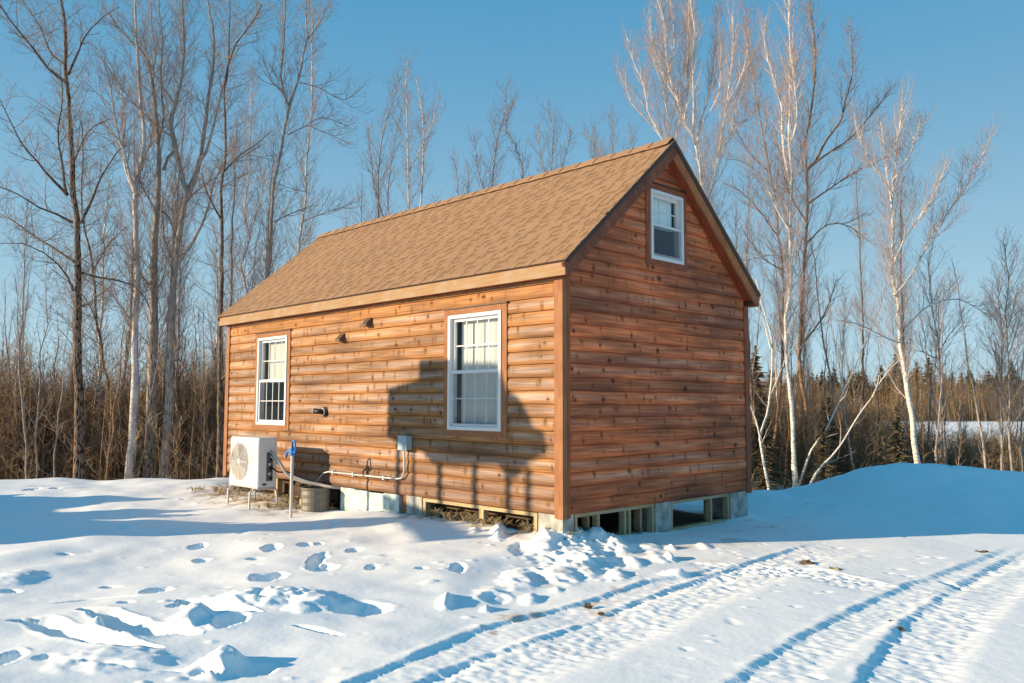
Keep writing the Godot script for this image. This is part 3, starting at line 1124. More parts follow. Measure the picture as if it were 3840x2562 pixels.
func slabtilt(b: Buf, x0: float, x1: float, y0: float, y1: float, zb: float, zt: float, lo: float) -> void:
	var p := [Vector3(x0, y0, lo), Vector3(x1, y0, lo), Vector3(x1, y0, zb), Vector3(x0, y0, zb), Vector3(x0, y1, zt), Vector3(x1, y1, zt), Vector3(x0, y1, 0), Vector3(x1, y1, 0)]
	b.quad(p[3], p[2], p[5], p[4])
	b.quad(p[0], p[1], p[2], p[3])
	b.quad(p[6], p[0], p[3], p[4])
	b.quad(p[1], p[7], p[5], p[2])

func underside(c: Node) -> void:
	# piers
	for q in [[-0.325, -0.15, 0.02, 0.022], [-2.62, -0.3, -2.31, 0.018], [-7.55, -0.3, -7.2, 0.0]]:
		boxpart("pier", Vector3(q[0], -0.45, q[1]), Vector3(q[2], 0.033, q[3]), M.block, c)
	for q in [[-0.3, -1.872, 0.03, -1.562], [-0.3, -3.62, 0.03, -3.196]]:
		boxpart("pier", Vector3(q[0], -0.45, q[1]), Vector3(q[2], 0.03, q[3]), M.block, c)
	for x in [-2.5, -5.0, -7.5]:
		boxpart("pier", Vector3(x, -0.45, -3.5), Vector3(x + 0.3, 0.033, -3.2), M.block, c)
	# foam panels between the piers
	for k in 4:
		var x := -4.11 + k * 0.337
		boxpart("insulation_panel", Vector3(x, -0.40, -0.03 + 0.004 * (k % 2)), Vector3(x + 0.334, 0.026 - 0.008 * (k % 3), 0.022 + 0.004 * (k % 2)), M.foam, c)
	boxpart("panel_batten", Vector3(-2.755, -0.38, -0.05), Vector3(-2.63, 0.03, -0.012), M.trim, c)
	# pine skirt frames
	var st := 0.038
	for q in [[-2.285, -0.35, 0.0]]:
		boxpart("skirt_plate", Vector3(-2.285, -0.012, -0.06), Vector3(-0.345, 0.028, 0.02), M.pine, c)
		boxpart("skirt_plate", Vector3(-2.285, -0.245, -0.06), Vector3(-0.345, -0.205, 0.02), M.pine, c)
	for x in [-2.285, -1.262, -0.40]:
		boxpart("skirt_stud", Vector3(x, -0.204, -0.058), Vector3(x + (0.075 if x < -0.5 and x > -2 else 0.05), -0.013, 0.018), M.pine, c)
	boxpart("skirt_plate", Vector3(-0.06, -0.004, -1.55), Vector3(0.02, 0.033, -0.165), M.pine, c)
	boxpart("skirt_plate", Vector3(-0.06, -0.33, -1.55), Vector3(0.02, -0.292, -0.57), M.pine, c)
	boxpart("skirt_plate", Vector3(-0.055, -0.215, -0.535), Vector3(0.015, -0.178, -0.21), M.pine, c)
	for z in [-0.208, -0.57, -1.03, -1.115, -1.55]:
		boxpart("skirt_stud", Vector3(-0.058, -0.36, z), Vector3(0.018, -0.005, z + 0.036), M.pine, c)
	boxpart("skirt_stud", Vector3(-0.16, -0.36, -1.45), Vector3(-0.08, -0.005, -1.41), M.pine, c)
	boxpart("skirt_stud", Vector3(-0.16, -0.36, -0.52), Vector3(-0.08, -0.005, -0.48), M.pine, c)
	boxpart("skirt_plate", Vector3(-0.06, -0.006, -3.18), Vector3(0.02, 0.03, -1.89), M.pine, c)
	boxpart("skirt_plate", Vector3(-0.06, -0.33, -3.18), Vector3(0.02, -0.292, -1.89), M.pine, c)
	for z in [-1.925, -2.78, -3.18]:
		boxpart("skirt_stud", Vector3(-0.058, -0.291, z), Vector3(0.018, -0.007, z + 0.036), M.pine, c)
	boxpart("skirt_stud", Vector3(-0.16, -0.291, -2.9), Vector3(-0.07, -0.007, -2.86), M.pine, c)
	# floor beams over the crawl space
	for z in [-0.25, -1.83, -3.4]:
		boxpart("floor_beam", Vector3(-L + 0.1, -0.10, z - 0.05), Vector3(-0.35, 0.036, z + 0.05), M.old, c)
	# short props and boards below the heat pump end
	for x in [-5.95, -5.2, -6.7]:
		boxpart("prop_post", Vector3(x, -0.42, -0.06), Vector3(x + 0.085, 0.033, 0.025), M.pine, c)
	boxpart("prop_board", Vector3(-7.0, -0.2, -0.16), Vector3(-4.4, -0.06, -0.12), M.old, c)

func fittings(c: Node) -> void:
	# two small hooded vents
	for q in [[-3.465, 2.27], [-4.107, 2.10]]:
		var b := Buf.new()
		var w := 0.055
		var h := 0.115
		var d := 0.085
		var o := Vector3(q[0], q[1], 0.038)
		var tl := o + Vector3(-w, h / 2, 0)
		var tr := o + Vector3(w, h / 2, 0)
		var bl := o + Vector3(-w, -h / 2, 0)
		var br := o + Vector3(w, -h / 2, 0)
		var fl := o + Vector3(-w, -h / 2 + 0.03, d)
		var frr := o + Vector3(w, -h / 2 + 0.03, d)
		var fl2 := fl + Vector3(0, -0.03, 0)
		var fr2 := frr + Vector3(0, -0.03, 0)
		b.quad(fl, frr, tr, tl)
		b.quad(fl2, fr2, frr, fl)
		b.quad(bl, fl2, fl, tl)
		b.quad(fr2, br, tr, frr)
		b.quad(fl2, bl, br, fr2)
		part("vent_hood", b.mesh(), M.vent, c)
	# a short black flue elbow with a grey collar
	var fl := Buf.new()
	fl.cyl(Vector3(-4.53, 1.06, 0.03), Vector3(-4.53, 1.06, 0.048), 0.075, 0.075, 20)
	var flue := part("flue_plate", fl.mesh(), M.black, c)
	var p := Buf.new()
	p.tube(PackedVector3Array([Vector3(-4.53, 1.06, 0.045), Vector3(-4.53, 1.062, 0.085), Vector3(-4.545, 1.064, 0.115), Vector3(-4.585, 1.067, 0.13), Vector3(-4.65, 1.07, 0.13)]), PackedFloat32Array([0.037, 0.037, 0.037, 0.037, 0.037]), 14, Color.WHITE, Color.WHITE, true)
	part("flue_elbow", p.mesh(), M.black, flue)
	var col := Buf.new()
	col.cyl(Vector3(-4.53, 1.06, 0.062), Vector3(-4.53, 1.06, 0.078), 0.052, 0.052, 18)
	part("flue_collar", col.mesh(), M.grey, flue)
	var lip := Buf.new()
	lip.cyl(Vector3(-4.645, 1.07, 0.13), Vector3(-4.66, 1.07, 0.13), 0.041, 0.041, 16)
	part("flue_lip", lip.mesh(), M.grey, flue)
	# electrical box, its conduits and straps
	boxpart("junction_box", Vector3(-2.655, 0.605, 0.04), Vector3(-2.49, 0.775, 0.125), M.boxblue, c)
	boxpart("box_lid", Vector3(-2.662, 0.600, 0.1255), Vector3(-2.483, 0.781, 0.132), M.boxblue, c)
	var cd := Buf.new()
	var path := PackedVector3Array([Vector3(-2.60, 0.605, 0.075), Vector3(-2.60, 0.36, 0.07), Vector3(-2.615, 0.29, 0.07), Vector3(-2.66, 0.245, 0.07), Vector3(-2.75, 0.232, 0.07), Vector3(-3.5, 0.226, 0.065), Vector3(-4.1, 0.224, 0.06), Vector3(-4.36, 0.224, 0.065), Vector3(-4.45, 0.20, 0.09), Vector3(-4.52, 0.10, 0.14), Vector3(-4.60, 0.02, 0.2)])
	cd.tube(path, filled(path.size(), 0.0115), 8, Color.WHITE, Color.WHITE, true)
	part("conduit", cd.mesh(), M.steel, c)
	for x in [-3.05, -3.75, -4.25]:
		boxpart("conduit_strap", Vector3(x, 0.20, 0.02), Vector3(x + 0.025, 0.25, 0.082), M.steel, c)

func filled(n: int, x: float) -> PackedFloat32Array:
	var a := PackedFloat32Array()
	a.resize(n)
	a.fill(x)
	return a

# ------------------------------------------------------------------ things beside the cabin
func heat_pump() -> void:
	var o := Vector3(-5.336, -0.003, 0.702)
	var t := thing("heat_pump", "white outdoor heat pump unit on a metal stand before the left end of the cabin", "heat pump", o)
	var hw := 0.431
	var hd := 0.147
	var h := 0.70
	# casing with rounded upright edges
	var b := Buf.new()
	var ring := []
	for q in [[1, 1, 0], [-1, 1, 1], [-1, -1, 2], [1, -1, 3]]:
		for k in 4:
			var an: float = (q[2] + k / 3.0) * PI / 2
			ring.append(Vector3(q[0] * (hw - 0.03) + cos(an) * 0.03, 0, q[1] * (hd - 0.03) + sin(an) * 0.03))
	var m := ring.size()
	for k in m:
		var a: Vector3 = ring[k]
		var d: Vector3 = ring[(k + 1) % m]
		var up := Vector3(0, h, 0)
		b.quad(d + Vector3(0, 0.02, 0), a + Vector3(0, 0.02, 0), a + up - Vector3(0, 0.03, 0), d + up - Vector3(0, 0.03, 0))
		var a2 := Vector3(a.x * 0.975, h, a.z * 0.94)
		var d2 := Vector3(d.x * 0.975, h, d.z * 0.94)
		b.quad(d + up - Vector3(0, 0.03, 0), a + up - Vector3(0, 0.03, 0), a2, d2)
		b.tri(Vector3(0, h, 0), d2, a2)
		b.tri(Vector3(0, 0.02, 0), a + Vector3(0, 0.02, 0), d + Vector3(0, 0.02, 0))
	var case := part("casing", b.mesh(), M.white, t)
	boxpart("base_pan", Vector3(-hw + 0.01, 0.0, -hd + 0.01), Vector3(hw - 0.01, 0.022, hd - 0.008), M.grey, t)
	# fan: dark recess, blades, round guard
	var cx := -0.125
	var cy := 0.355
	var rec := Buf.new()
	rec.cyl(Vector3(cx, cy, hd - 0.001), Vector3(cx, cy, hd + 0.002), 0.262, 0.262, 36)
	var fan := part("fan_opening", rec.mesh(), M.beige, t)
	for k in 3:
		var bl := Buf.new()
		var a0 := k * TAU / 3 + 0.5
		var pts := []
		for j in 7:
			var an := a0 + j * 0.15
			pts.append([Vector3(cx + cos(an) * 0.05, cy + sin(an) * 0.05, hd + 0.004 + j * 0.001), Vector3(cx + cos(an + 0.25) * 0.24, cy + sin(an + 0.25) * 0.24, hd + 0.004 + j * 0.001)])
		for j in 6:
			bl.quad(pts[j][0], pts[j][1], pts[j + 1][1], pts[j + 1][0])
		part("fan_blade", bl.mesh(), M.grey if k else M.dark_grey, fan)
	var hub := Buf.new()
	hub.cyl(Vector3(cx, cy, hd + 0.002), Vector3(cx, cy, hd + 0.016), 0.055, 0.05, 18)
	part("fan_hub", hub.mesh(), M.grey, fan)
	for k in 7:
		var rr := 0.262 - k * 0.03
		var pr := PackedVector3Array()
		for j in 37:
			pr.append(Vector3(cx + cos(TAU * j / 36) * rr, cy + sin(TAU * j / 36) * rr, hd + 0.02))
		var g := Buf.new()
		g.tube(pr, filled(37, 0.0045), 5, Color.WHITE, Color.WHITE)
		part("guard_ring", g.mesh(), M.white, fan)
	for k in 8:
		var an := TAU * k / 8
		var g := Buf.new()
		g.cyl(Vector3(cx + cos(an) * 0.06, cy + sin(an) * 0.06, hd + 0.024), Vector3(cx + cos(an) * 0.268, cy + sin(an) * 0.268, hd + 0.02), 0.0045, 0.0045, 5)
		part("guard_bar", g.mesh(), M.white, fan)
	boxpart("panel_groove", Vector3(0.205, 0.05, hd - 0.002), Vector3(0.212, 0.65, hd + 0.0015), M.grey, t)
	boxpart("panel_latch", Vector3(0.235, 0.36, hd - 0.002), Vector3(0.262, 0.46, hd + 0.003), M.grey, t)
	# right side: valve recess, vents and handle
	boxpart("valve_plate", Vector3(hw - 0.001, 0.10, -0.075), Vector3(hw + 0.004, 0.50, 0.02), M.dark_grey, t)
	for k in 5:
		boxpart("valve", Vector3(hw + 0.004, 0.12 + k * 0.065, -0.06 + (k % 2) * 0.03), Vector3(hw + 0.03, 0.155 + k * 0.065, -0.03 + (k % 2) * 0.03), M.steel if k % 2 else M.black, t)
	boxpart("side_handle", Vector3(hw - 0.001, 0.52, 0.0), Vector3(hw + 0.008, 0.60, 0.045), M.white, t)
	boxpart("side_slot", Vector3(hw - 0.001, 0.045, 0.015), Vector3(hw + 0.0035, 0.07, 0.075), M.black, t)
	# stand of bent tube: two hoops
	for x in [-0.33, 0.33]:
		var s := Buf.new()
		var pp := PackedVector3Array([Vector3(x, -0.34, 0.21), Vector3(x, -0.06, 0.205), Vector3(x, -0.022, 0.18), Vector3(x, -0.014, 0.1), Vector3(x, -0.014, -0.1), Vector3(x, -0.022, -0.18), Vector3(x, -0.06, -0.205), Vector3(x, -0.34, -0.21)])
		s.tube(pp, filled(8, 0.0145), 8, Color.WHITE, Color.WHITE, true)
		part("stand_leg", s.mesh(), M.steel, t)
	# line set: insulated pipes that leave the valves and go under the floor
	var seed_i := 0
	for q in [[0.50, 0.022, 0.0], [0.44, 0.017, 0.03], [0.30, 0.011, 0.06]]:
		var pp := PackedVector3Array()
		var ctrl := [Vector3(-4.90, q[0], 0.66), Vector3(-4.84, q[0] - 0.02, 0.66), Vector3(-4.78, q[0] * 0.75, 0.60), Vector3(-4.70, 0.20 + q[2] * 0.5, 0.52), Vector3(-4.62, 0.13 + q[2], 0.44), Vector3(-4.48, 0.08 + q[2] * 0.6, 0.32), Vector3(-4.34, 0.05 + q[2] * 0.4, 0.20), Vector3(-4.18, 0.025, 0.10), Vector3(-4.12, 0.0, -0.12)]
		for j in ctrl.size() - 1:
			for s in 4:
				pp.append(ctrl[j].cubic_interpolate(ctrl[j + 1], ctrl[maxi(j - 1, 0)], ctrl[mini(j + 2, ctrl.size() - 1)], s / 4.0) - o)
		pp.append(ctrl[-1] - o)
		var s := Buf.new()
		s.tube(pp, filled(pp.size(), q[1]), 8, Color.WHITE, Color.WHITE, true)
		part("refrigerant_line", s.mesh(), M.pipe if seed_i < 2 else M.black, t)
		seed_i += 1

func hydrant() -> void:
	var o := Vector3(-3.98, -0.3, 0.85)
	var t := thing("yard_hydrant", "slim yard hydrant with a blue head and handle on a grey standpipe", "hydrant", o)
	var p := Buf.new()
	p.cyl(Vector3.ZERO, Vector3(0, 0.82, 0), 0.02, 0.02, 12)
	part("standpipe", p.mesh(), M.steel, t)
	var hd := Buf.new()
	hd.cyl(Vector3(0, 0.80, 0), Vector3(0, 0.90, 0), 0.033, 0.03, 12)
	var head := part("head", hd.mesh(), M.blue, t)
	var sp := Buf.new()
	var pp := PackedVector3Array([Vector3(0, 0.85, 0), Vector3(-0.06, 0.855, 0.01), Vector3(-0.10, 0.845, 0.015), Vector3(-0.115, 0.81, 0.017)])
	sp.tube(pp, filled(4, 0.017), 10, Color.WHITE, Color.WHITE, true)
	part("spout", sp.mesh(), M.blue, head)
	var nz := Buf.new()
	nz.cyl(Vector3(-0.115, 0.815, 0.017), Vector3(-0.117, 0.77, 0.017), 0.013, 0.011, 10)
	part("nozzle", nz.mesh(), M.black, head)
	var lv := Buf.new()
	pp = PackedVector3Array([Vector3(0.0, 0.88, 0), Vector3(-0.012, 0.93, 0), Vector3(-0.005, 0.975, 0), Vector3(0.02, 0.995, 0), Vector3(0.055, 0.985, 0), Vector3(0.07, 0.95, 0), Vector3(0.078, 0.87, 0), Vector3(0.06, 0.845, 0), Vector3(0.02, 0.845, 0)])
	lv.tube(pp, filled(9, 0.0125), 8, Color.WHITE, Color.WHITE, true)
	part("handle", lv.mesh(), M.blue, t)
	var rod := Buf.new()
	rod.cyl(Vector3(0.005, 0.89, 0), Vector3(0.008, 0.975, 0), 0.008, 0.008, 8)
	part("lift_rod", rod.mesh(), M.black, t)

func culvert() -> void:
	var o := Vector3(-4.38, -0.42, 0.25)
	var t := thing("drum", "grey ribbed metal drum sunk in the snow beneath the pipes by the cabin wall", "drum", o)
	var b := Buf.new()
	var sides := 28
	var hs := [0.0, 0.05, 0.10, 0.15, 0.2, 0.25, 0.3, 0.35, 0.40, 0.43]
	var rad := 0.19
	for k in hs.size() - 1:
		for s in sides:
			var a0 := TAU * s / sides
			var a1 := TAU * (s + 1) / sides
			var r0 := rad + (0.008 if k % 2 else 0.0)
			var r1 := rad + (0.0 if k % 2 else 0.008)
			b.quad(Vector3(cos(a1) * r0, hs[k], sin(a1) * r0), Vector3(cos(a0) * r0, hs[k], sin(a0) * r0), Vector3(cos(a0) * r1, hs[k + 1], sin(a0) * r1), Vector3(cos(a1) * r1, hs[k + 1], sin(a1) * r1))
			b.quad(Vector3(cos(a0) * 0.176, hs[k], sin(a0) * 0.176), Vector3(cos(a1) * 0.176, hs[k], sin(a1) * 0.176), Vector3(cos(a1) * 0.176, hs[k + 1], sin(a1) * 0.176), Vector3(cos(a0) * 0.176, hs[k + 1], sin(a0) * 0.176))
	part("drum_shell", b.mesh(), M.galv, t)
	var rim := PackedVector3Array()
	for j in 37:
		rim.append(Vector3(cos(TAU * j / 36) * 0.188, 0.432, sin(TAU * j / 36) * 0.188))
	var g := Buf.new()
	g.tube(rim, filled(37, 0.014), 6, Color.WHITE, Color.WHITE)
	part("drum_rim", g.mesh(), M.galv, t)
	var s := thing("wooden_stake", "weathered wooden stake standing left of the ribbed metal drum", "stake", Vector3(-4.62, -0.4, 0.33))
	boxpart("stake_shaft", Vector3(-0.018, 0, -0.018), Vector3(0.018, 0.42, 0.018), M.pine, s)
	boxpart("stake_head", Vector3(-0.021, 0.42, -0.021), Vector3(0.021, 0.45, 0.021), M.old, s)

func stand() -> void:
	# stands beyond the left edge of the picture; the photo shows it by its shadow on the cabin wall
	var across := Vector3(-0.84227, 0, -0.53905)
	var along := Vector3(0.53905, 0, -0.84227)
	var o := EYE + across * 9.6 + along * -7.6
	o.y = -0.35
	var t := thing("raised_stand", "tall wooden stand on posts whose soft shadow darkens the cabin wall below the window", "stand", o)
	var lift := 0.2527 * 7.6 - o.y      # height of a shadow line at e = 0
	var outline := [[10.81, 1.46], [10.82, 0.96], [10.4, 0.91], [10.18, 0.89], [10.04, 0.79], [9.67, 0.85], [9.32, 0.94], [9.05, 1.0], [8.92, 0.86], [8.8, 0.91], [8.66, 1.1], [8.43, 1.26], [8.47, 1.36], [8.59, 1.38], [8.68, 1.54], [8.79, 1.67], [8.92, 1.72], [9.0, 1.94], [9.27, 2.02], [10.26, 1.9], [10.27, 1.66]]
	var flat := PackedVector2Array()
	for q in outline:
		flat.append(Vector2(q[0] - 9.6, q[1] + lift))
	var idx := Geometry2D.triangulate_polygon(flat)
	var b := Buf.new()
	for e in 2:
		var dz := along * (0.25 if e else -0.25)
		for k in range(0, idx.size(), 3):
			var p := []
			for j in 3:
				p.append(across * flat[idx[k + j]].x + Vector3.UP * flat[idx[k + j]].y + dz)
			if e:
				b.tri(p[0], p[1], p[2])
			else:
				b.tri(p[0], p[2], p[1])
	for k in flat.size():
		var p := across * flat[k].x + Vector3.UP * flat[k].y
		var q := across * flat[(k + 1) % flat.size()].x + Vector3.UP * flat[(k + 1) % flat.size()].y
		b.quad(p - along * 0.25, q - along * 0.25, q + along * 0.25, p + along * 0.25)
	part("cabin_box", b.mesh(), M.old, t)
	stand_deck(t, lift, across, along)
	for q in [10.61, 10.34, 9.91, 9.38, 8.92, 8.66]:
		var x: Vector3 = across * (q - 9.6)
		var w: float = 0.042 if q != 10.34 else 0.028
		var pb := Buf.new()
		pb.box(Vector3(-w, lift + 0.1, -w), Vector3(w, lift + 1.0, w), Transform3D(Basis(across, Vector3.UP, -along), x))
		part("post", pb.mesh(), M.old, t)

func stand_deck(t: Node3D, lift: float, across: Vector3, along: Vector3) -> void:
	var b := Buf.new()
	b.box(Vector3(-1.02, lift + 0.0, -0.2), Vector3(1.3, lift + 0.1, 0.2), Transform3D(Basis(across, Vector3.UP, -along), Vector3.ZERO))
	part("deck", b.mesh(), M.old, t)
	var p := Buf.new()
	p.box(Vector3(0.25, -0.4, -0.15), Vector3(0.75, lift, 0.15), Transform3D(Basis(across, Vector3.UP, -along), Vector3.ZERO))
	part("deck_pier", p.mesh(), M.old, t)

func debris() -> void:
	var rng := RandomNumberGenerator.new()
	rng.seed = 31
	var spots := [[Vector3(2.08, 0, -1.13), 0.09, "brown clump of frozen dirt on the drive between the cabin corner and snow mound"], [Vector3(2.42, 0, -0.95), 0.1, "flat tan clump of straw and dirt lying on the drive"],
		[Vector3(3.06, 0, -2.85), 0.1, "dark clod at the edge of the cabin shadow near the snow mound"], [Vector3(3.55, 0, 0.62), 0.05, "small brown clod in the right tyre track nearest the camera"],
		[Vector3(3.46, 0, 0.46), 0.045, "small brown leaf clump just behind the nearest clod in the right tyre track"], [Vector3(1.72, 0, 1.62), 0.05, "small dark brown clod beside the left tyre track in the foreground"],
		[Vector3(1.92, 0, 1.72), 0.035, "tiny brown clod nearest the camera beside the left tyre track"], [Vector3(1.28, 0, -7.6), 0.07, "dark clod sticking out of the shaded snow mound"]]
	for q in spots:
		var p: Vector3 = q[0]
		p.y = ground(p.x, p.z) - 0.01
		var b := Buf.new()
		var nn := noise(int(p.x * 100) + 7, 2.0, 2)
		var sz: float = q[1]
		for a in 6:
			for k in 8:
				var f := func(i: int, j: int) -> Vector3:
					var la := PI * i / 6.0
					var lo := TAU * (j % 8) / 8.0
					var d := Vector3(sin(la) * cos(lo), cos(la), sin(la) * sin(lo))
					return d * sz * (1.0 + 0.7 * nn.get_noise_3dv(d * 1.3)) * Vector3(0.8, 0.3, 0.6)
				b.quad(f.call(a + 1, k), f.call(a, k), f.call(a, k + 1), f.call(a + 1, k + 1))
		var o := single("dirt_clod", b.mesh(), M.straw if q[2].contains("straw") else M.dirt)
		o.position = p
		tag(o, q[2], "clod", "clods of dirt on the snow")
	# dry grass poking out by the sill and on the drive
	var tuft := Buf.new()
	for k in 9:
		var a := rng.randf() * TAU
		var d := Vector3(cos(a), 0, sin(a))
		var p := PackedVector3Array([d * 0.015, d * 0.04 + Vector3(0, 0.05, 0), d * rng.randf_range(0.06, 0.12) + Vector3(0, rng.randf_range(0.02, 0.09), 0)])
		tuft.tube(p, PackedFloat32Array([0.003, 0.0025, 0.001]), 3, Color.WHITE, Color.WHITE)
	var places := []
	for k in 250:
		var p: Vector3
		if k < 150:
			p = Vector3(rng.randf_range(-7.3, -4.3), 0, rng.randfn(0.28, 0.22))
		elif k < 240:
			p = Vector3(rng.randf_range(-2.2, -0.45), 0, rng.randf_range(-0.35, 0.12))
		else:
			p = Vector3(rng.randf_range(-0.15, 0.25), 0, rng.randf_range(-1.6, 0.1))
		p.y = ground(p.x, p.z) + rng.randf_range(-0.025, 0.02)
		places.append(Transform3D(Basis(Vector3.UP, rng.randf() * TAU).scaled(Vector3.ONE * rng.randf_range(0.6, 1.3)), p))
	for k in 46:
		var p := EYE + RH * rng.randf_range(4.0, 9.6) + FH * rng.randf_range(14.2, 15.8)
		p.y = ground(p.x, p.z) - 0.03
		places.append(Transform3D(Basis(Vector3.UP, rng.randf() * TAU).scaled(Vector3(1.5, rng.randf_range(2.0, 5.0), 1.5)), p))
	scatter("dry_grass", tuft.mesh(), M.straw, places, "flattened straw and dry grass at the foot of the cabin wall")

func scatter(called: String, me: Mesh, m: Material, places: Array, label: String) -> void:
	var mm := MultiMesh.new()
	mm.transform_format = MultiMesh.TRANSFORM_3D
	mm.mesh = me
	mm.instance_count = places.size()
	for k in places.size():
		mm.set_instance_transform(k, places[k])
	var o := MultiMeshInstance3D.new()
	o.name = numbered(called)
	o.multimesh = mm
	o.material_override = m
	add_child(o)
	tag(o, label, "", "", "stuff")

# ------------------------------------------------------------------ trees
func style_of(kind: String) -> Dictionary:
	var d := {
		"gap": [0.145, 0.12, 0.10], "len": [1.75, 0.8, 0.42], "ang": [0.6, 0.58, 0.6], "rad": [0.0115, 0.0066, 0.0042], "from": [0.26, 0.12, 0.1], "up": 0.42, "bark": M.bark_grey,
		"thick": Color(0.36, 0.31, 0.27), "thin": Color(0.235, 0.185, 0.165), "levels": 3}
	match kind:
		"poplar":
			d.bark = M.bark_poplar
			d.thick = Color(0.27, 0.225, 0.19)
			d.thin = Color(0.21, 0.165, 0.145)
			d.ang = [0.95, 0.75, 0.7]
			d.up = 0.22
		"birch":
			d.bark = M.bark_birch
			d.thick = Color(0.46, 0.40, 0.35)
			d.thin = Color(0.22, 0.15, 0.12)
		"white":
			d.bark = M.bark_white
			d.thick = Color(0.62, 0.57, 0.53)
			d.thin = Color(0.40, 0.30, 0.27)
			d.gap = [0.15, 0.12, 0.10]
			d.len = [2.3, 0.9, 0.45]
			d.ang = [0.42, 0.5, 0.5]
			d.up = 0.5
			d.rad = [0.0125, 0.0068, 0.0042]
		"lean":
			d.bark = M.bark_white
			d.thick = Color(0.60, 0.53, 0.47)
			d.thin = Color(0.38, 0.25, 0.20)
			d.gap = [0.45, 0.2, 0.2]
			d.len = [0.9, 0.4, 0.3]
			d.from = [0.3, 0.2, 0.2]
			d.levels = 2
		"tan":
			d.bark = M.bark_tan
			d.thick = Color(0.40, 0.31, 0.24)
			d.thin = Color(0.30, 0.20, 0.155)
		"far":
			d.gap = [0.17, 0.14, 0.12]
			d.len = [2.1, 0.85, 0.45]
			d.up = 0.5
			d.from = [0.45, 0.12, 0.1]
			d.thick = Color(0.27, 0.21, 0.18)
			d.thin = Color(0.2, 0.145, 0.125)
		"farb":
			d.gap = [0.17, 0.14, 0.12]
			d.len = [2.1, 0.85, 0.45]
			d.up = 0.5
			d.from = [0.45, 0.12, 0.1]
			d.bark = M.bark_birch
			d.thick = Color(0.46, 0.40, 0.35)
			d.thin = Color(0.22, 0.15, 0.12)
		"slender":
			d.gap = [0.17, 0.14, 0.12]
			d.len = [1.7, 0.75, 0.4]
			d.ang = [0.45, 0.5, 0.55]
			d.up = 0.5
			d.from = [0.22, 0.1, 0.1]
			d.rad = [0.0105, 0.006, 0.004]
		"sapling":
			d.gap = [0.16, 0.14, 0.12]
			d.len = [0.75, 0.3, 0.2]
			d.from = [0.15, 0.12, 0.1]
			d.rad = [0.008, 0.005, 0.004]
			d.ang = [0.6, 0.6, 0.6]
			d.levels = 2
	return d

func sprout(b: Buf, p: PackedVector3Array, r: PackedFloat32Array, st: Dictionary, level: int, rng: RandomNumberGenerator, scale_: float) -> void:
	var total := 0.0
	for k in p.size() - 1:
		total += p[k].distance_to(p[k + 1])
	var s: float = st["from"][level] * total
	var az := rng.randf() * TAU
	var seg := 0
	var seg_start := 0.0
	var gap: float = st["gap"][level]
	while s < total:
		while seg < p.size() - 2 and seg_start + p[seg].distance_to(p[seg + 1]) < s:
			seg_start += p[seg].distance_to(p[seg + 1])
			seg += 1
		var sl := p[seg].distance_to(p[seg + 1])
		var q := clampf((s - seg_start) / maxf(sl, 1e-4), 0, 1)
		var at := p[seg].lerp(p[seg + 1], q)
		var dir := (p[seg + 1] - p[seg]) / maxf(sl, 1e-4)
		var rr := lerpf(r[seg], r[seg + 1], q)
		var frac := s / total
		az += 2.4 + rng.randf_range(-0.6, 0.6)
		var side := dir.cross(Vector3(0.31, 0.5, 0.81)).normalized().rotated(dir, az)
		var an: float = st["ang"][level] * rng.randf_range(0.7, 1.35)
		var d: Vector3 = (dir * cos(an) + side * sin(an)).normalized()
		var ln: float = st["len"][level] * scale_ * rng.randf_range(0.45, 1.15) * (1.0 - 0.5 * frac)
		ln = minf(ln, maxf((total - s) * 1.1, st["len"][level] * 0.35))
		var r0: float = minf(rr * 0.62, st["rad"][level] * rng.randf_range(0.75, 1.2) * (1.0 - 0.35 * frac))
		var n := 5 if level == 0 else (3 if level == 1 else 2)
		var pp := PackedVector3Array([at])
		var rp := PackedFloat32Array([r0])
		var cur := at
		for k in n:
			d = (d + Vector3(rng.randf_range(-0.17, 0.17), rng.randf_range(-0.1, 0.16) + st["up"] * 0.28, rng.randf_range(-0.17, 0.17))).normalized()
			cur += d * ln / n
			pp.append(cur)
			rp.append(maxf(r0 * (1.0 - 0.75 * (k + 1.0) / n), 0.0022))
		var sides := 5 if level == 0 else 3
		var c0: Color = st["thick"] if level == 0 else st["thick"].lerp(st["thin"], 0.55 if level == 1 else 1.0)
		var c1: Color = st["thin"]
		b.tube(pp, rp, sides, c0, c1)
		if level + 1 < st["levels"]:
			sprout(b, pp, rp, st, level + 1, rng, scale_ * clampf(ln / st["len"][level] + 0.25, 0.4, 1.2))
		s += gap * rng.randf_range(0.6, 1.4) * (1.15 - 0.4 * frac)

func curve(pts: Array, o: Vector3, wob: float, rng: RandomNumberGenerator) -> PackedVector3Array:
	var out := PackedVector3Array()
	var n := pts.size()
	for j in n - 1:
		var steps := clampi(int(pts[j].distance_to(pts[j + 1]) / 0.22), 1, 6)
		for s in steps:
			var q: Vector3 = pts[j].cubic_interpolate(pts[j + 1], pts[maxi(j - 1, 0)], pts[mini(j + 2, n - 1)], float(s) / steps) - o
			if s > 0:
				q += Vector3(rng.randf_range(-wob, wob), 0, rng.randf_range(-wob, wob))
			out.append(q)
	out.append(pts[-1] - o)
	return out

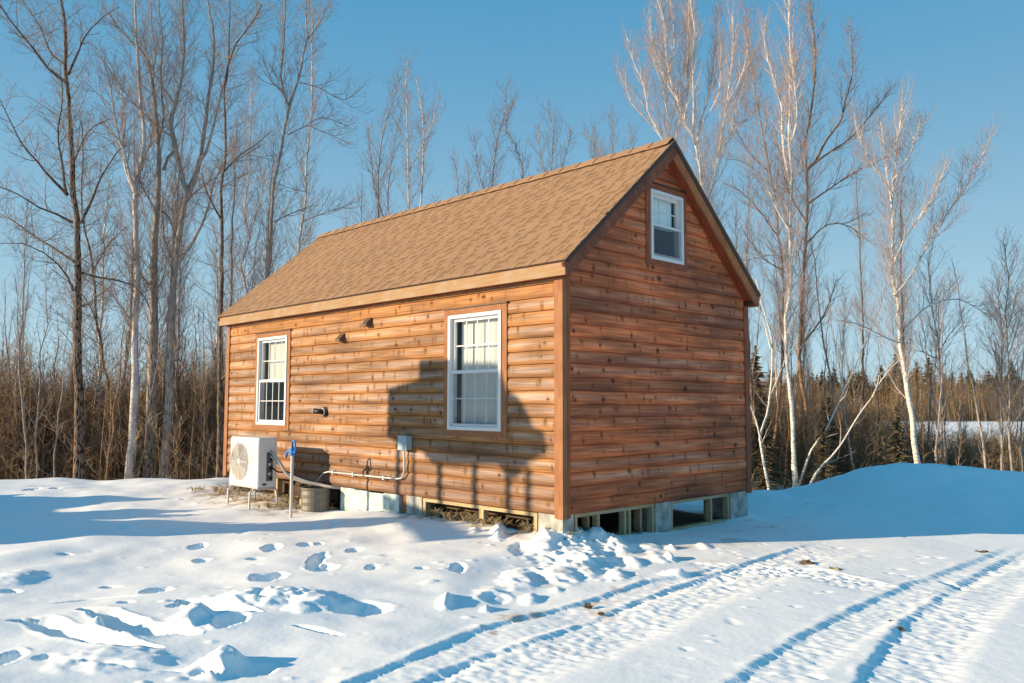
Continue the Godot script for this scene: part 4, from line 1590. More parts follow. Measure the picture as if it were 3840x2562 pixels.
func tree(called: String, label: String, category: String, group: String, kind: String, seed_: int, limbs: Array) -> void:
	var rng := RandomNumberGenerator.new()
	rng.seed = seed_
	var st := style_of(kind)
	var o: Vector3 = limbs[0][0][0]
	var t := thing(called, label, category, o, group)
	var twigs := Buf.new()
	var trunk: MeshInstance3D
	for k in limbs.size():
		var p := curve(limbs[k][0], o, 0.012, rng)
		var r := PackedFloat32Array()
		var m := p.size()
		for j in m:
			var q := float(j) / (m - 1)
			var rr := lerpf(limbs[k][1], limbs[k][2], pow(q, 0.85))
			if k == 0:
				rr *= (0.92 - 0.2 * q) * (1.0 + 0.35 * exp(-q * 22.0))
			else:
				rr *= 0.74 * (1.0 + 0.3 * exp(-q * 10.0))
			r.append(rr * (1.0 + rng.randf_range(-0.05, 0.05)))
		var b := Buf.new()
		b.tube(p, r, 11 if k == 0 else 7, Color.WHITE, Color(0.9, 0.86, 0.83) if kind != "poplar" else Color(1.25, 1.2, 1.15))
		if k == 0:
			trunk = part("trunk", b.mesh(), st.bark, t)
		else:
			part("limb", b.mesh(), st.bark, t)
		var s2 := st.duplicate()
		if k > 0:
			s2["from"] = [0.22, 0.12, 0.1]
			s2["len"] = [1.15, 0.65, 0.4] if kind != "white" else [1.5, 0.75, 0.42]
			if kind == "lean":
				s2["len"] = [0.7, 0.35, 0.3]
		sprout(twigs, p, r, s2, 0, rng, 1.0)
	part("crown", twigs.mesh(), M.twig, t)

func sapling_mesh(seed_: int, h: float, r: float, st: Dictionary) -> Array:
	var rng := RandomNumberGenerator.new()
	rng.seed = seed_
	var p := PackedVector3Array()
	var rr := PackedFloat32Array()
	var n := 9
	var lean := Vector3(rng.randf_range(-0.12, 0.12), 1, rng.randf_range(-0.12, 0.12))
	for k in n + 1:
		var q := float(k) / n
		p.append(lean * h * q + Vector3(rng.randf_range(-0.05, 0.05), 0, rng.randf_range(-0.05, 0.05)) * (1.0 if k else 0.0))
		rr.append(maxf(r * (1.0 - 0.85 * q), 0.004))
	var t := Buf.new()
	t.tube(p, rr, 6, Color.WHITE, Color(0.85, 0.8, 0.78))
	var b := Buf.new()
	sprout(b, p, rr, st, 0, rng, 1.0)
	return [t.mesh(), b.mesh()]

func brush_mesh(seed_: int, stems: int, wide: float, h0: float, h1: float, cols: Array) -> Mesh:
	var rng := RandomNumberGenerator.new()
	rng.seed = seed_
	var b := Buf.new()
	for k in stems:
		var h := rng.randf_range(h0, h1)
		var at := Vector3(rng.randfn(0, wide), -0.1, rng.randfn(0, wide))
		var lean := Vector3(rng.randfn(0, 0.07), 1, rng.randfn(0, 0.07))
		if rng.randf() < 0.22:
			lean = Vector3(rng.randfn(0, 0.45), 0.8, rng.randfn(0, 0.45))
			h *= 0.75
		var c: Color = cols[rng.randi() % cols.size()]
		var p := PackedVector3Array()
		var rr := PackedFloat32Array()
		for j in 5:
			var q := j / 4.0
			p.append(at + lean * h * q + Vector3(rng.randf_range(-0.06, 0.06), 0, rng.randf_range(-0.06, 0.06)) * q * 2.0)
			rr.append(maxf(0.010 * h / 3.0 * (1.0 - 0.8 * q) * rng.randf_range(0.7, 1.4), 0.003))
		b.tube(p, rr, 4, c, c)
		for j in int(h * 11.0):
			var q := rng.randf_range(0.12, 1.0) * 3.99
			var i := int(q)
			var s := p[i].lerp(p[i + 1], q - i)
			var d := Vector3(rng.randfn(0, 0.6), rng.randf_range(0.1, 1.0), rng.randfn(0, 0.6)).normalized()
			var ln := rng.randf_range(0.12, 0.42)
			var m := s + d * ln * 0.5 + Vector3(0, 0.03, 0)
			var e := s + d * ln + Vector3(rng.randf_range(-0.1, 0.1), rng.randf_range(-0.02, 0.12), rng.randf_range(-0.1, 0.1))
			b.tube(PackedVector3Array([s, m, e]), PackedFloat32Array([0.0045, 0.0036, 0.002]), 3, c, c)
	return b.mesh()

func thicket() -> void:
	var rng := RandomNumberGenerator.new()
	rng.seed = 404
	var tan := [Color(0.42, 0.29, 0.18), Color(0.36, 0.24, 0.145), Color(0.22, 0.145, 0.09), Color(0.50, 0.39, 0.28), Color(0.11, 0.075, 0.055), Color(0.09, 0.06, 0.045), Color(0.15, 0.10, 0.07)]
	var dun := [Color(0.25, 0.165, 0.10), Color(0.34, 0.23, 0.14), Color(0.14, 0.095, 0.06), Color(0.45, 0.32, 0.20)]
	var left := []
	for k in 5:
		left.append(brush_mesh(500 + k, 22, 0.6, 0.9, 3.5, tan))
	var lists := [[], [], [], [], []]
	for k in 1100:
		var f := 20.9 + 26.0 * pow(rng.randf(), 1.35)
		var r := rng.randf_range(-0.72, -0.2) * f
		var p := EYE + RH * r + FH * f
		p.y = ground(p.x, p.z) - 0.1
		lists[k % 5].append(Transform3D(Basis(Vector3.UP, rng.randf() * TAU).scaled(Vector3(1, (0.95 + 0.55 * n_low.get_noise_2d(p.x * 1.3, p.z * 1.3)) * rng.randf_range(0.7, 1.2), 1)), p))
	for k in 5:
		scatter("brush_thicket", left[k], M.twig, lists[k], "dense brown brush of bare stems filling the woods left of the cabin")
	var right := []
	for k in 4:
		right.append(brush_mesh(600 + k, 16, 0.6, 0.6, 2.4, dun))
	lists = [[], [], [], []]
	for k in 620:
		var f := 22.3 + 12.0 * pow(rng.randf(), 1.2)
		var q := rng.randf_range(0.2, 0.74)
		var r := q * f
		if q > 0.5 and rng.randf() < 0.5:
			continue
		var p := EYE + RH * r + FH * f
		p.y = ground(p.x, p.z) - 0.1
		lists[k % 4].append(Transform3D(Basis(Vector3.UP, rng.randf() * TAU).scaled(Vector3(1, rng.randf_range(0.8, 1.3) * (0.6 if q > 0.47 else 0.95), 1)), p))
	for k in 4:
		scatter("brush_thicket", right[k], M.twig, lists[k], "tangled brown brush behind the snow mound right of the cabin")
	# single saplings that can be told apart
	var st := style_of("sapling")
	var kinds := []
	for k in 6:
		kinds.append(sapling_mesh(700 + k, [4.2, 5.2, 6.5, 3.6, 5.8, 4.8][k], [0.022, 0.028, 0.04, 0.02, 0.034, 0.03][k], st))
	var protos := []
	for k in 6:
		var t := thing("young_tree", "", "tree")
		part("trunk", kinds[k][0], M.bark_tan if k % 2 else M.bark_grey, t)
		part("crown", kinds[k][1], M.twig, t)
		protos.append(t)
	var n := 0
	var waiting := []
	for k in 96:
		var is_left := k < 50
		var f := rng.randf_range(19.5, 31.0)
		var r := (rng.randf_range(-0.66, -0.32) if is_left else rng.randf_range(0.27, 0.66)) * f
		var p := EYE + RH * r + FH * f
		p.y = ground(p.x, p.z) - 0.1
		var t: Node3D = protos[k] if k < 6 else protos[k % 6].duplicate()
		if k >= 6:
			t.name = numbered("young_tree")
			add_child(t)
		var s := rng.randf_range(0.75, 1.15) * (1.35 if is_left and k % 3 == 0 else 1.0)
		t.transform = Transform3D(Basis(Vector3.UP, rng.randf() * TAU).scaled(Vector3(s, s, s)), p)
		tag(t, "", "tree", "saplings in the brush left of the cabin" if is_left else "saplings in the brush right of the cabin")
		var high: float = s * [4.2, 5.2, 6.5, 3.6, 5.8, 4.8][k % 6]
		waiting.append([t, r / f, ("tall " if high > 6.0 else ("low " if high < 4.0 else "")) + ("thin grey sapling" if k % 2 == 0 else "thin tan sapling")])
		n += 1
	by_place(waiting)

func by_place(waiting: Array) -> void:
	# tells alike trees apart by the landmark that stands next to them, counted outwards from it
	var marks := [[-0.526, "the dark trunked tree"], [-0.464, "the pale smooth birch trunk"], [-0.421, "the forked grey tree"], [-0.356, "the straight dark tree"], [-0.296, "the high forked tree"], [-0.127, "the pale birch over the ridge"], [0.2, "the roof peak"], [0.295, "the gable wall corner"], [0.343, "the tall white clump birch"], [0.49, "the thick leaning birch"], [0.60, "the dark slim edge tree"]]
	var nth := ["first", "second", "third", "fourth", "fifth", "sixth", "seventh", "eighth", "ninth", "tenth", "eleventh", "twelfth", "thirteenth", "fourteenth", "fifteenth", "sixteenth", "seventeenth", "eighteenth", "nineteenth", "twentieth", "21st", "22nd", "23rd", "24th"]
	var rows := []
	for w in waiting:
		var best := 0
		for k in marks.size():
			if absf(marks[k][0] - w[1]) < absf(marks[best][0] - w[1]):
				best = k
		rows.append([absf(marks[best][0] - w[1]), w[0], "%s, %%s to the %s of %s" % [w[2], "left" if w[1] < marks[best][0] else "right", marks[best][1]]])
	rows.sort_custom(func(a, b): return a[0] < b[0])
	var seen := {}
	for row in rows:
		var k: int = seen.get(row[2], 0)
		seen[row[2]] = k + 1
		row[1].set_meta("label", row[2] % nth[mini(k, 23)])

func slender_trees() -> void:
	var rng := RandomNumberGenerator.new()
	rng.seed = 606
	var protos := []
	for k in 5:
		var st := style_of("slender")
		var r2 := RandomNumberGenerator.new()
		r2.seed = 950 + k
		var h: float = [10.5, 12.5, 9.0, 11.5, 8.0][k]
		var p := PackedVector3Array()
		var rr := PackedFloat32Array()
		var bend := Vector3(r2.randf_range(-0.5, 0.5), 0, r2.randf_range(-0.5, 0.5))
		for j in 25:
			var q := j / 24.0
			p.append(Vector3(0, h * q, 0) + bend * sin(q * 2.6) + Vector3(r2.randf_range(-0.03, 0.03), 0, r2.randf_range(-0.03, 0.03)))
			rr.append(0.05 * pow(1.0 - q, 0.8) + 0.005)
		var b := Buf.new()
		b.tube(p, rr, 8, Color.WHITE, Color(0.9, 0.86, 0.82))
		var c := Buf.new()
		sprout(c, p, rr, st, 0, r2, 1.0)
		var t := thing("slender_tree", "", "tree")
		part("trunk", b.mesh(), [M.bark_grey, M.bark_poplar, M.bark_birch, M.bark_tan, M.bark_white][k], t)
		part("crown", c.mesh(), M.twig, t)
		protos.append(t)
	var waiting := []
	for k in 42:
		var zone := 0 if k < 10 else (1 if k < 25 else 2)
		var f: float
		var q: float
		match zone:
			0:
				f = rng.randf_range(20.6, 29.0)
				q = rng.randf_range(-0.66, -0.27)
			1:
				f = rng.randf_range(25.0, 33.0)
				q = rng.randf_range(-0.27, 0.2)
			_:
				f = rng.randf_range(21.2, 29.0)
				q = rng.randf_range(0.2, 0.64)
		var p := EYE + RH * (q * f) + FH * f
		p.y = ground(p.x, p.z) - 0.1
		var kind := rng.randi() % 5
		var t: Node3D = protos[k] if k < 5 else protos[kind].duplicate()
		if k >= 5:
			t.name = numbered("slender_tree")
			add_child(t)
		var s := rng.randf_range(0.8, 1.15) * (1.0 if zone == 0 else (0.95 if zone == 1 else 0.72))
		t.transform = Transform3D(Basis(Vector3.UP, rng.randf() * TAU).scaled(Vector3(s, s, s)), p)
		tag(t, "", "tree", ["slender trees left of the cabin", "slender trees behind the roof", "slender trees right of the cabin"][zone])
		var own: int = protos.find(t) if k < 5 else kind
		waiting.append([t, q, ["slender grey bare tree", "slender dark barked bare tree", "slender pale bare tree", "slender tan bare tree", "slender white bare tree"][own]])
	by_place(waiting)

func spruce_mesh(seed_: int, h: float, col: Array, sparse: float) -> Array:
	var rng := RandomNumberGenerator.new()
	rng.seed = seed_
	var t := Buf.new()
	t.cyl(Vector3(0, -0.3, 0), Vector3(0, h, 0), 0.009 * h + 0.012, 0.008, 7)
	var b := Buf.new()
	var y := 0.08 * h
	while y < h * 0.99:
		var q := y / h
		var rad := (0.24 * h) * pow(1.0 - q, 0.8) * rng.randf_range(0.7, 1.15) + 0.03 * h * 0.3
		var cnt := 8
		for k in cnt:
			if rng.randf() < sparse:
				continue
			var a := rng.randf() * TAU
			var d := Vector3(cos(a), rng.randf_range(-0.3, 0.1), sin(a)).normalized()
			var base := Vector3(0, y + rng.randf_range(-0.03, 0.03) * h, 0)
			var s := d.cross(Vector3.UP).normalized()
			b.tint = col[rng.randi() % col.size()]
			var ln := rad * rng.randf_range(0.7, 1.2)
			for m in 5:
				var w := base + d * ln * (0.2 + 0.17 * m)
				for e in [-1.0, 1.0]:
					var tip: Vector3 = w + (s * e * 0.55 + d * 0.7 + Vector3(0, rng.randf_range(-0.25, 0.1), 0)) * ln * rng.randf_range(0.26, 0.42) * (1.1 - 0.12 * m)
					var side: Vector3 = Vector3(0, 0.03, 0) * h * 0.16 + s * e * 0.01
					b.tri(w - side, tip, w + side)
			b.tri(base + Vector3(0, 0.015 * h, 0), base + d * ln, base - Vector3(0, 0.015 * h, 0))
		y += h * 0.026
	return [t.mesh(), b.mesh()]

func conifers() -> void:
	var rng := RandomNumberGenerator.new()
	rng.seed = 808
	var green := [Color(0.06, 0.075, 0.04), Color(0.08, 0.085, 0.045), Color(0.05, 0.06, 0.035)]
	var olive := [Color(0.12, 0.105, 0.06), Color(0.10, 0.09, 0.05), Color(0.16, 0.12, 0.075)]
	var rust := [Color(0.24, 0.13, 0.05), Color(0.20, 0.11, 0.05), Color(0.28, 0.16, 0.07)]
	# young spruces among the brush at the right
	var near := [[4.9, 18.6, 1.8, 0, "dark young spruce in the brush behind the birch clump"], [5.9, 19.4, 1.5, 0, "bushy young spruce in front of the leaning birch stems"], [9.4, 20.2, 2.3, 0, "dark young spruce right of the thick leaning birch"],
		[8.6, 22.5, 2.6, 0, "olive young spruce behind the thick leaning birch"], [7.2, 25.5, 3.4, 1, "rust coloured conifer behind the crossing leaning stems"], [5.0, 23.0, 2.6, 0, "young spruce between the white birch trunks near the cabin"],
		[6.5, 21.5, 2.7, 0, "dense dark spruce behind the foot of the leaning stems"], [7.9, 21.0, 1.9, 0, "low dark spruce left of the thick leaning birch foot"], [10.2, 22.0, 1.8, 0, "low spruce under the thin upright bare tree"], [8.0, 27.0, 4.2, 1, "tall rust coloured conifer left of the thick leaning birch"], [6.2, 26.0, 3.6, 0, "olive spruce behind the crossing leaning stems"], [4.4, 21.0, 2.9, 0, "dark spruce showing just beside the cabin corner"]]
	for q in near:
		var p: Vector3 = EYE + RH * q[0] + FH * q[1]
		p.y = ground(p.x, p.z) - 0.1
		var me := spruce_mesh(int(q[0] * 10), q[2], rust if q[3] else olive, 0.0)
		var t := thing("young_spruce", q[4], "spruce", p, "young spruces right of the cabin")
		part("trunk", me[0], M.old, t)
		part("crown", me[1], M.needle, t)
	# the forest edge beyond the far field
	var waiting := []
	var protos := []
	for k in 5:
		var me := spruce_mesh(830 + k, 9.0, green if k < 2 else olive, 0.05)
		var t := thing("spruce", "", "spruce")
		part("trunk", me[0], M.bark_tan, t)
		part("crown", me[1], M.needle, t)
		protos.append(t)
	for k in 140:
		var f := 150.0 + rng.randf() * 22.0 + (6.0 if k % 3 == 0 else 0.0)
		var r := lerpf(0.285, 0.66, (k + rng.randf() * 0.9) / 140.0) * f
		var p := EYE + RH * r + FH * f
		p.y = ground(p.x, p.z) - 0.3
		var t: Node3D = protos[k] if k < 5 else protos[k % 5].duplicate()
		if k >= 5:
			t.name = numbered("spruce")
			add_child(t)
		var s := rng.randf_range(0.75, 1.1) * (1.0 if rng.randf() < 0.85 else 1.3)
		t.transform = Transform3D(Basis(Vector3.UP, rng.randf() * TAU).scaled(Vector3(s * 1.25, s, s * 1.25)), p)
		tag(t, "", "spruce", "spruces along the far forest edge")
		waiting.append([t, r / f, "tall far spruce" if s > 1.1 else ("small far spruce" if s < 0.85 else "dark far spruce")])
	by_place(waiting)
	# pale reeds and birch scrub before that forest
	var far := brush_mesh(640, 26, 1.3, 3.0, 6.5, [Color(0.34, 0.25, 0.15), Color(0.22, 0.15, 0.09), Color(0.42, 0.32, 0.21), Color(0.15, 0.11, 0.07)])
	var places := []
	for k in 420:
		var f := rng.randf_range(132.0, 164.0)
		var r := rng.randf_range(0.22, 0.72) * f
		var p := EYE + RH * r + FH * f
		p.y = ground(p.x, p.z) - 0.2
		places.append(Transform3D(Basis(Vector3.UP, rng.randf() * TAU).scaled(Vector3(1.6, (0.95 + 0.8 * n_low.get_noise_2d(p.x * 0.25, p.z * 0.25)) * rng.randf_range(0.5, 1.35), 1.6)), p))
	scatter("field_scrub", far, M.twig, places, "tan leafless scrub along the far side of the snowy field")

# ------------------------------------------------------------------
func _ready() -> void:
	var cam := Camera3D.new()
	cam.name = "camera"
	cam.position = EYE
	cam.rotation_degrees = Vector3(4.3558, 45.6732, 0.1087)
	cam.fov = 45.07
	cam.near = 0.1
	cam.far = 4000.0
	cam.current = true
	add_child(cam)
	var sky := ProceduralSkyMaterial.new()
	sky.sky_top_color = lin(0.014 / EXPOSURE, 0.262 / EXPOSURE, 0.53 / EXPOSURE)
	sky.sky_horizon_color = lin(0.57 / EXPOSURE, 0.78 / EXPOSURE, 0.86 / EXPOSURE)
	sky.sky_curve = 0.195
	sky.ground_bottom_color = lin(0.3 / EXPOSURE, 0.32 / EXPOSURE, 0.34 / EXPOSURE)
	sky.ground_horizon_color = lin(0.5 / EXPOSURE, 0.55 / EXPOSURE, 0.6 / EXPOSURE)
	sky.sun_angle_max = 1.0
	var env := Environment.new()
	env.background_mode = Environment.BG_SKY
	env.sky = Sky.new()
	env.sky.sky_material = sky
	env.tonemap_mode = Environment.TONE_MAPPER_LINEAR
	env.tonemap_exposure = EXPOSURE
	env.sdfgi_enabled = true
	env.ssao_enabled = true
	env.ssil_enabled = true
	var we := WorldEnvironment.new()
	we.name = "air"
	we.environment = env
	add_child(we)
	var sun := DirectionalLight3D.new()
	sun.name = "sun"
	sun.basis = Basis.looking_at(SUN.normalized(), Vector3.UP)
	sun.light_color = lin(1.0, 0.77, 0.50)
	sun.light_energy = 1.38
	sun.light_angular_distance = 0.5
	sun.shadow_enabled = true
	add_child(sun)

	materials()
	M.vent = paint(0.10, 0.065, 0.045, 0.6)
	M.dark_grey = paint(0.10, 0.10, 0.10, 0.6)
	snow()
	cabin()
	tree("bare_tree", "tall dark trunked bare tree leftmost of the big trees", "tree", "big bare trees left of the cabin", "poplar", 11, [
		[[Vector3(-14.97,-1.40,0.08), Vector3(-14.94,-0.54,0.10), Vector3(-14.86,1.21,0.19), Vector3(-14.85,2.20,0.27), Vector3(-14.81,3.18,0.31), Vector3(-14.77,4.16,0.36), Vector3(-14.74,5.06,0.41), Vector3(-14.75,5.39,0.42), Vector3(-14.80,5.98,0.52), Vector3(-14.79,6.77,0.57), Vector3(-14.81,7.38,0.63), Vector3(-14.82,8.17,0.69), Vector3(-14.84,8.57,0.74), Vector3(-14.87,9.06,0.79), Vector3(-14.86,9.57,0.81), Vector3(-14.87,10.10,0.85), Vector3(-14.93,10.58,0.93), Vector3(-14.97,11.21,1.01), Vector3(-14.99,11.93,1.07)], 0.141, 0.030],
		[[Vector3(-14.76,8.58,0.76), Vector3(-14.82,8.84,1.16), Vector3(-14.73,9.19,1.51), Vector3(-14.60,9.47,1.86), Vector3(-14.41,9.72,2.18), Vector3(-14.13,9.84,2.41)], 0.045, 0.015],
		[[Vector3(-14.82,9.03,0.80), Vector3(-15.16,9.29,0.98), Vector3(-15.46,9.69,1.06), Vector3(-15.76,10.14,1.13), Vector3(-16.13,10.60,1.26), Vector3(-16.51,11.00,1.36), Vector3(-16.84,11.45,1.41)], 0.035, 0.010],
		[[Vector3(-14.73,8.78,0.76), Vector3(-14.76,9.19,0.62), Vector3(-14.83,9.67,0.47), Vector3(-14.86,10.13,0.25), Vector3(-14.85,10.52,-0.03), Vector3(-14.85,10.83,-0.34)], 0.035, 0.010],
		[[Vector3(-14.86,5.97,0.65), Vector3(-14.75,6.53,0.77), Vector3(-14.63,7.06,0.92), Vector3(-14.44,7.39,1.00), Vector3(-14.17,7.71,1.02), Vector3(-13.92,8.17,1.09), Vector3(-13.72,8.58,1.21)], 0.040, 0.010],
		[[Vector3(-14.77,5.96,0.64), Vector3(-14.75,6.25,0.97), Vector3(-14.64,6.58,1.33), Vector3(-14.48,6.86,1.68), Vector3(-14.19,7.11,1.93), Vector3(-13.91,7.49,2.23), Vector3(-13.58,7.66,2.46)], 0.040, 0.010],
		[[Vector3(-14.59,5.33,0.38), Vector3(-14.69,5.74,0.21), Vector3(-14.82,6.29,0.01), Vector3(-14.99,6.78,-0.22), Vector3(-15.11,7.33,-0.52), Vector3(-15.32,7.61,-0.78)], 0.045, 0.015],
		[[Vector3(-14.73,5.33,0.52), Vector3(-14.75,5.48,0.87), Vector3(-14.70,5.56,1.24), Vector3(-14.68,5.79,1.69), Vector3(-14.56,5.85,2.05), Vector3(-14.30,5.83,2.29)], 0.035, 0.010],
		[[Vector3(-14.76,4.43,0.45), Vector3(-15.27,4.75,0.70), Vector3(-15.93,5.12,1.01), Vector3(-16.60,5.55,1.29), Vector3(-17.20,5.79,1.46), Vector3(-17.80,6.04,1.59)], 0.035, 0.010],
		[[Vector3(-14.67,6.62,0.60), Vector3(-14.95,7.00,0.44), Vector3(-15.26,7.58,0.18), Vector3(-15.59,7.99,-0.13), Vector3(-15.90,8.34,-0.54)], 0.030, 0.010],
		[[Vector3(-14.81,3.76,0.43), Vector3(-14.72,4.05,0.58), Vector3(-14.66,4.33,0.82), Vector3(-14.66,4.56,1.14), Vector3(-14.71,4.71,1.54), Vector3(-14.79,4.66,1.94)], 0.035, 0.010],
		[[Vector3(-14.80,3.33,0.38), Vector3(-14.98,3.58,-0.03), Vector3(-15.34,3.90,-0.44)], 0.025, 0.010],
		[[Vector3(-14.68,4.19,0.34), Vector3(-14.50,4.09,-0.01), Vector3(-14.33,4.04,-0.41), Vector3(-14.26,3.94,-0.73), Vector3(-14.29,3.69,-0.99), Vector3(-14.41,3.47,-1.16)], 0.035, 0.015],
	])
	tree("bare_tree", "slender crooked bare tree curving behind the dark trunked tree", "tree", "big bare trees left of the cabin", "poplar", 12, [
		[[Vector3(-16.45,-1.40,-1.28), Vector3(-16.45,-0.73,-1.25), Vector3(-16.44,0.13,-1.18), Vector3(-16.46,0.80,-1.11), Vector3(-16.52,1.53,-1.00), Vector3(-16.61,2.31,-0.85), Vector3(-16.66,2.83,-0.79), Vector3(-16.73,3.40,-0.68), Vector3(-16.74,4.05,-0.64), Vector3(-16.78,4.72,-0.56), Vector3(-16.84,5.27,-0.47), Vector3(-16.93,5.72,-0.37), Vector3(-16.96,6.62,-0.28), Vector3(-16.91,7.53,-0.27), Vector3(-16.92,8.44,-0.20)], 0.061, 0.017],
		[[Vector3(-16.66,2.83,-0.79), Vector3(-16.52,3.66,-0.45), Vector3(-16.47,4.16,0.04), Vector3(-16.33,4.42,0.48)], 0.028, 0.011],
		[[Vector3(-16.70,4.58,-0.56), Vector3(-16.83,5.34,-0.96), Vector3(-17.07,5.91,-1.46)], 0.028, 0.011],
	])
	tree("birch_tree", "pale smooth birch trunk standing left of the twin grey trunks", "tree", "big bare trees left of the cabin", "birch", 13, [
		[[Vector3(-15.20,-1.40,-1.12), Vector3(-15.17,-0.63,-1.11), Vector3(-15.08,0.39,-1.11), Vector3(-15.02,1.22,-1.10), Vector3(-14.97,2.05,-1.08), Vector3(-14.96,2.67,-1.04), Vector3(-14.92,3.50,-1.02), Vector3(-14.86,4.32,-1.01), Vector3(-14.87,5.16,-0.94), Vector3(-14.86,5.63,-0.92), Vector3(-14.86,6.25,-0.88), Vector3(-14.79,6.77,-0.92), Vector3(-14.71,7.31,-0.98), Vector3(-14.68,7.85,-0.97), Vector3(-14.72,8.56,-0.88), Vector3(-14.73,9.40,-0.81), Vector3(-14.74,10.44,-0.71), Vector3(-14.75,11.09,-0.67), Vector3(-14.74,11.85,-0.63)], 0.132, 0.026],
		[[Vector3(-14.86,6.38,-0.88), Vector3(-14.85,6.68,-0.74), Vector3(-14.81,7.23,-0.57), Vector3(-14.75,7.52,-0.42), Vector3(-14.66,7.89,-0.30), Vector3(-14.55,8.32,-0.17), Vector3(-14.43,8.87,-0.03), Vector3(-14.37,9.21,0.15), Vector3(-14.31,9.47,0.33)], 0.053, 0.011],
		[[Vector3(-14.78,6.89,-0.98), Vector3(-14.94,7.39,-1.14), Vector3(-15.18,7.92,-1.34), Vector3(-15.55,8.39,-1.46)], 0.037, 0.016],
		[[Vector3(-14.71,8.29,-0.19), Vector3(-14.61,8.43,0.12), Vector3(-14.45,8.61,0.47), Vector3(-14.12,8.62,0.68)], 0.021, 0.008],
		[[Vector3(-14.80,6.24,-0.88), Vector3(-15.12,6.91,-0.73), Vector3(-15.38,7.60,-0.72), Vector3(-15.56,8.32,-0.81), Vector3(-15.86,9.02,-0.81), Vector3(-16.18,9.52,-0.84)], 0.048, 0.011],
		[[Vector3(-15.05,3.17,-0.96), Vector3(-15.00,3.56,-0.65), Vector3(-14.84,3.84,-0.36), Vector3(-14.71,4.03,-0.00), Vector3(-14.49,4.18,0.29)], 0.037, 0.011],
	])
	tree("bare_tree", "grey bark bare tree between the pale birch and the forked tree", "tree", "big bare trees left of the cabin", "grey", 14, [
		[[Vector3(-15.36,-1.40,-1.68), Vector3(-15.34,-0.69,-1.67), Vector3(-15.27,0.38,-1.63), Vector3(-15.21,1.44,-1.59), Vector3(-15.16,2.28,-1.56), Vector3(-15.10,3.35,-1.52), Vector3(-15.06,4.40,-1.47), Vector3(-15.01,5.25,-1.44), Vector3(-14.97,5.73,-1.45), Vector3(-14.89,6.68,-1.45), Vector3(-14.86,7.64,-1.39), Vector3(-14.87,8.71,-1.28), Vector3(-14.91,9.14,-1.21), Vector3(-14.98,9.77,-1.10), Vector3(-15.13,10.08,-0.93), Vector3(-15.28,10.25,-0.77), Vector3(-15.48,10.56,-0.56), Vector3(-15.65,10.96,-0.36)], 0.201, 0.022],
		[[Vector3(-14.90,7.03,-1.56), Vector3(-14.86,7.34,-1.63), Vector3(-14.75,7.62,-1.82), Vector3(-14.88,8.20,-1.72), Vector3(-14.84,8.83,-1.81), Vector3(-14.83,9.30,-1.88), Vector3(-14.81,10.20,-1.93), Vector3(-14.86,10.89,-1.93), Vector3(-15.02,11.33,-1.85), Vector3(-15.22,11.64,-1.74), Vector3(-15.36,11.95,-1.70)], 0.049, 0.011],
		[[Vector3(-15.07,7.70,-1.45), Vector3(-14.87,8.32,-1.50), Vector3(-14.77,8.88,-1.40), Vector3(-14.65,9.52,-1.31), Vector3(-14.48,10.11,-1.27), Vector3(-14.38,10.69,-1.14), Vector3(-14.25,11.22,-1.05)], 0.043, 0.011],
		[[Vector3(-15.07,8.60,-1.36), Vector3(-15.24,9.35,-1.35), Vector3(-15.39,10.22,-1.42), Vector3(-15.65,11.12,-1.40), Vector3(-15.89,11.96,-1.44)], 0.038, 0.011],
		[[Vector3(-14.97,5.90,-1.47), Vector3(-14.87,6.18,-1.24), Vector3(-14.76,6.70,-0.89), Vector3(-14.41,6.94,-0.78)], 0.043, 0.016],
		[[Vector3(-14.86,5.98,-1.57), Vector3(-14.89,5.80,-1.76), Vector3(-15.01,5.41,-1.95), Vector3(-15.24,6.28,-1.93), Vector3(-15.41,6.65,-2.03), Vector3(-15.73,7.11,-1.99)], 0.033, 0.011],
		[[Vector3(-15.17,4.07,-1.46), Vector3(-15.03,4.28,-1.20), Vector3(-14.79,4.72,-0.89), Vector3(-14.40,5.06,-0.70)], 0.038, 0.016],
		[[Vector3(-15.10,3.98,-1.54), Vector3(-15.25,4.24,-1.74), Vector3(-15.48,4.85,-1.94), Vector3(-15.97,5.32,-1.94)], 0.033, 0.011],
	])
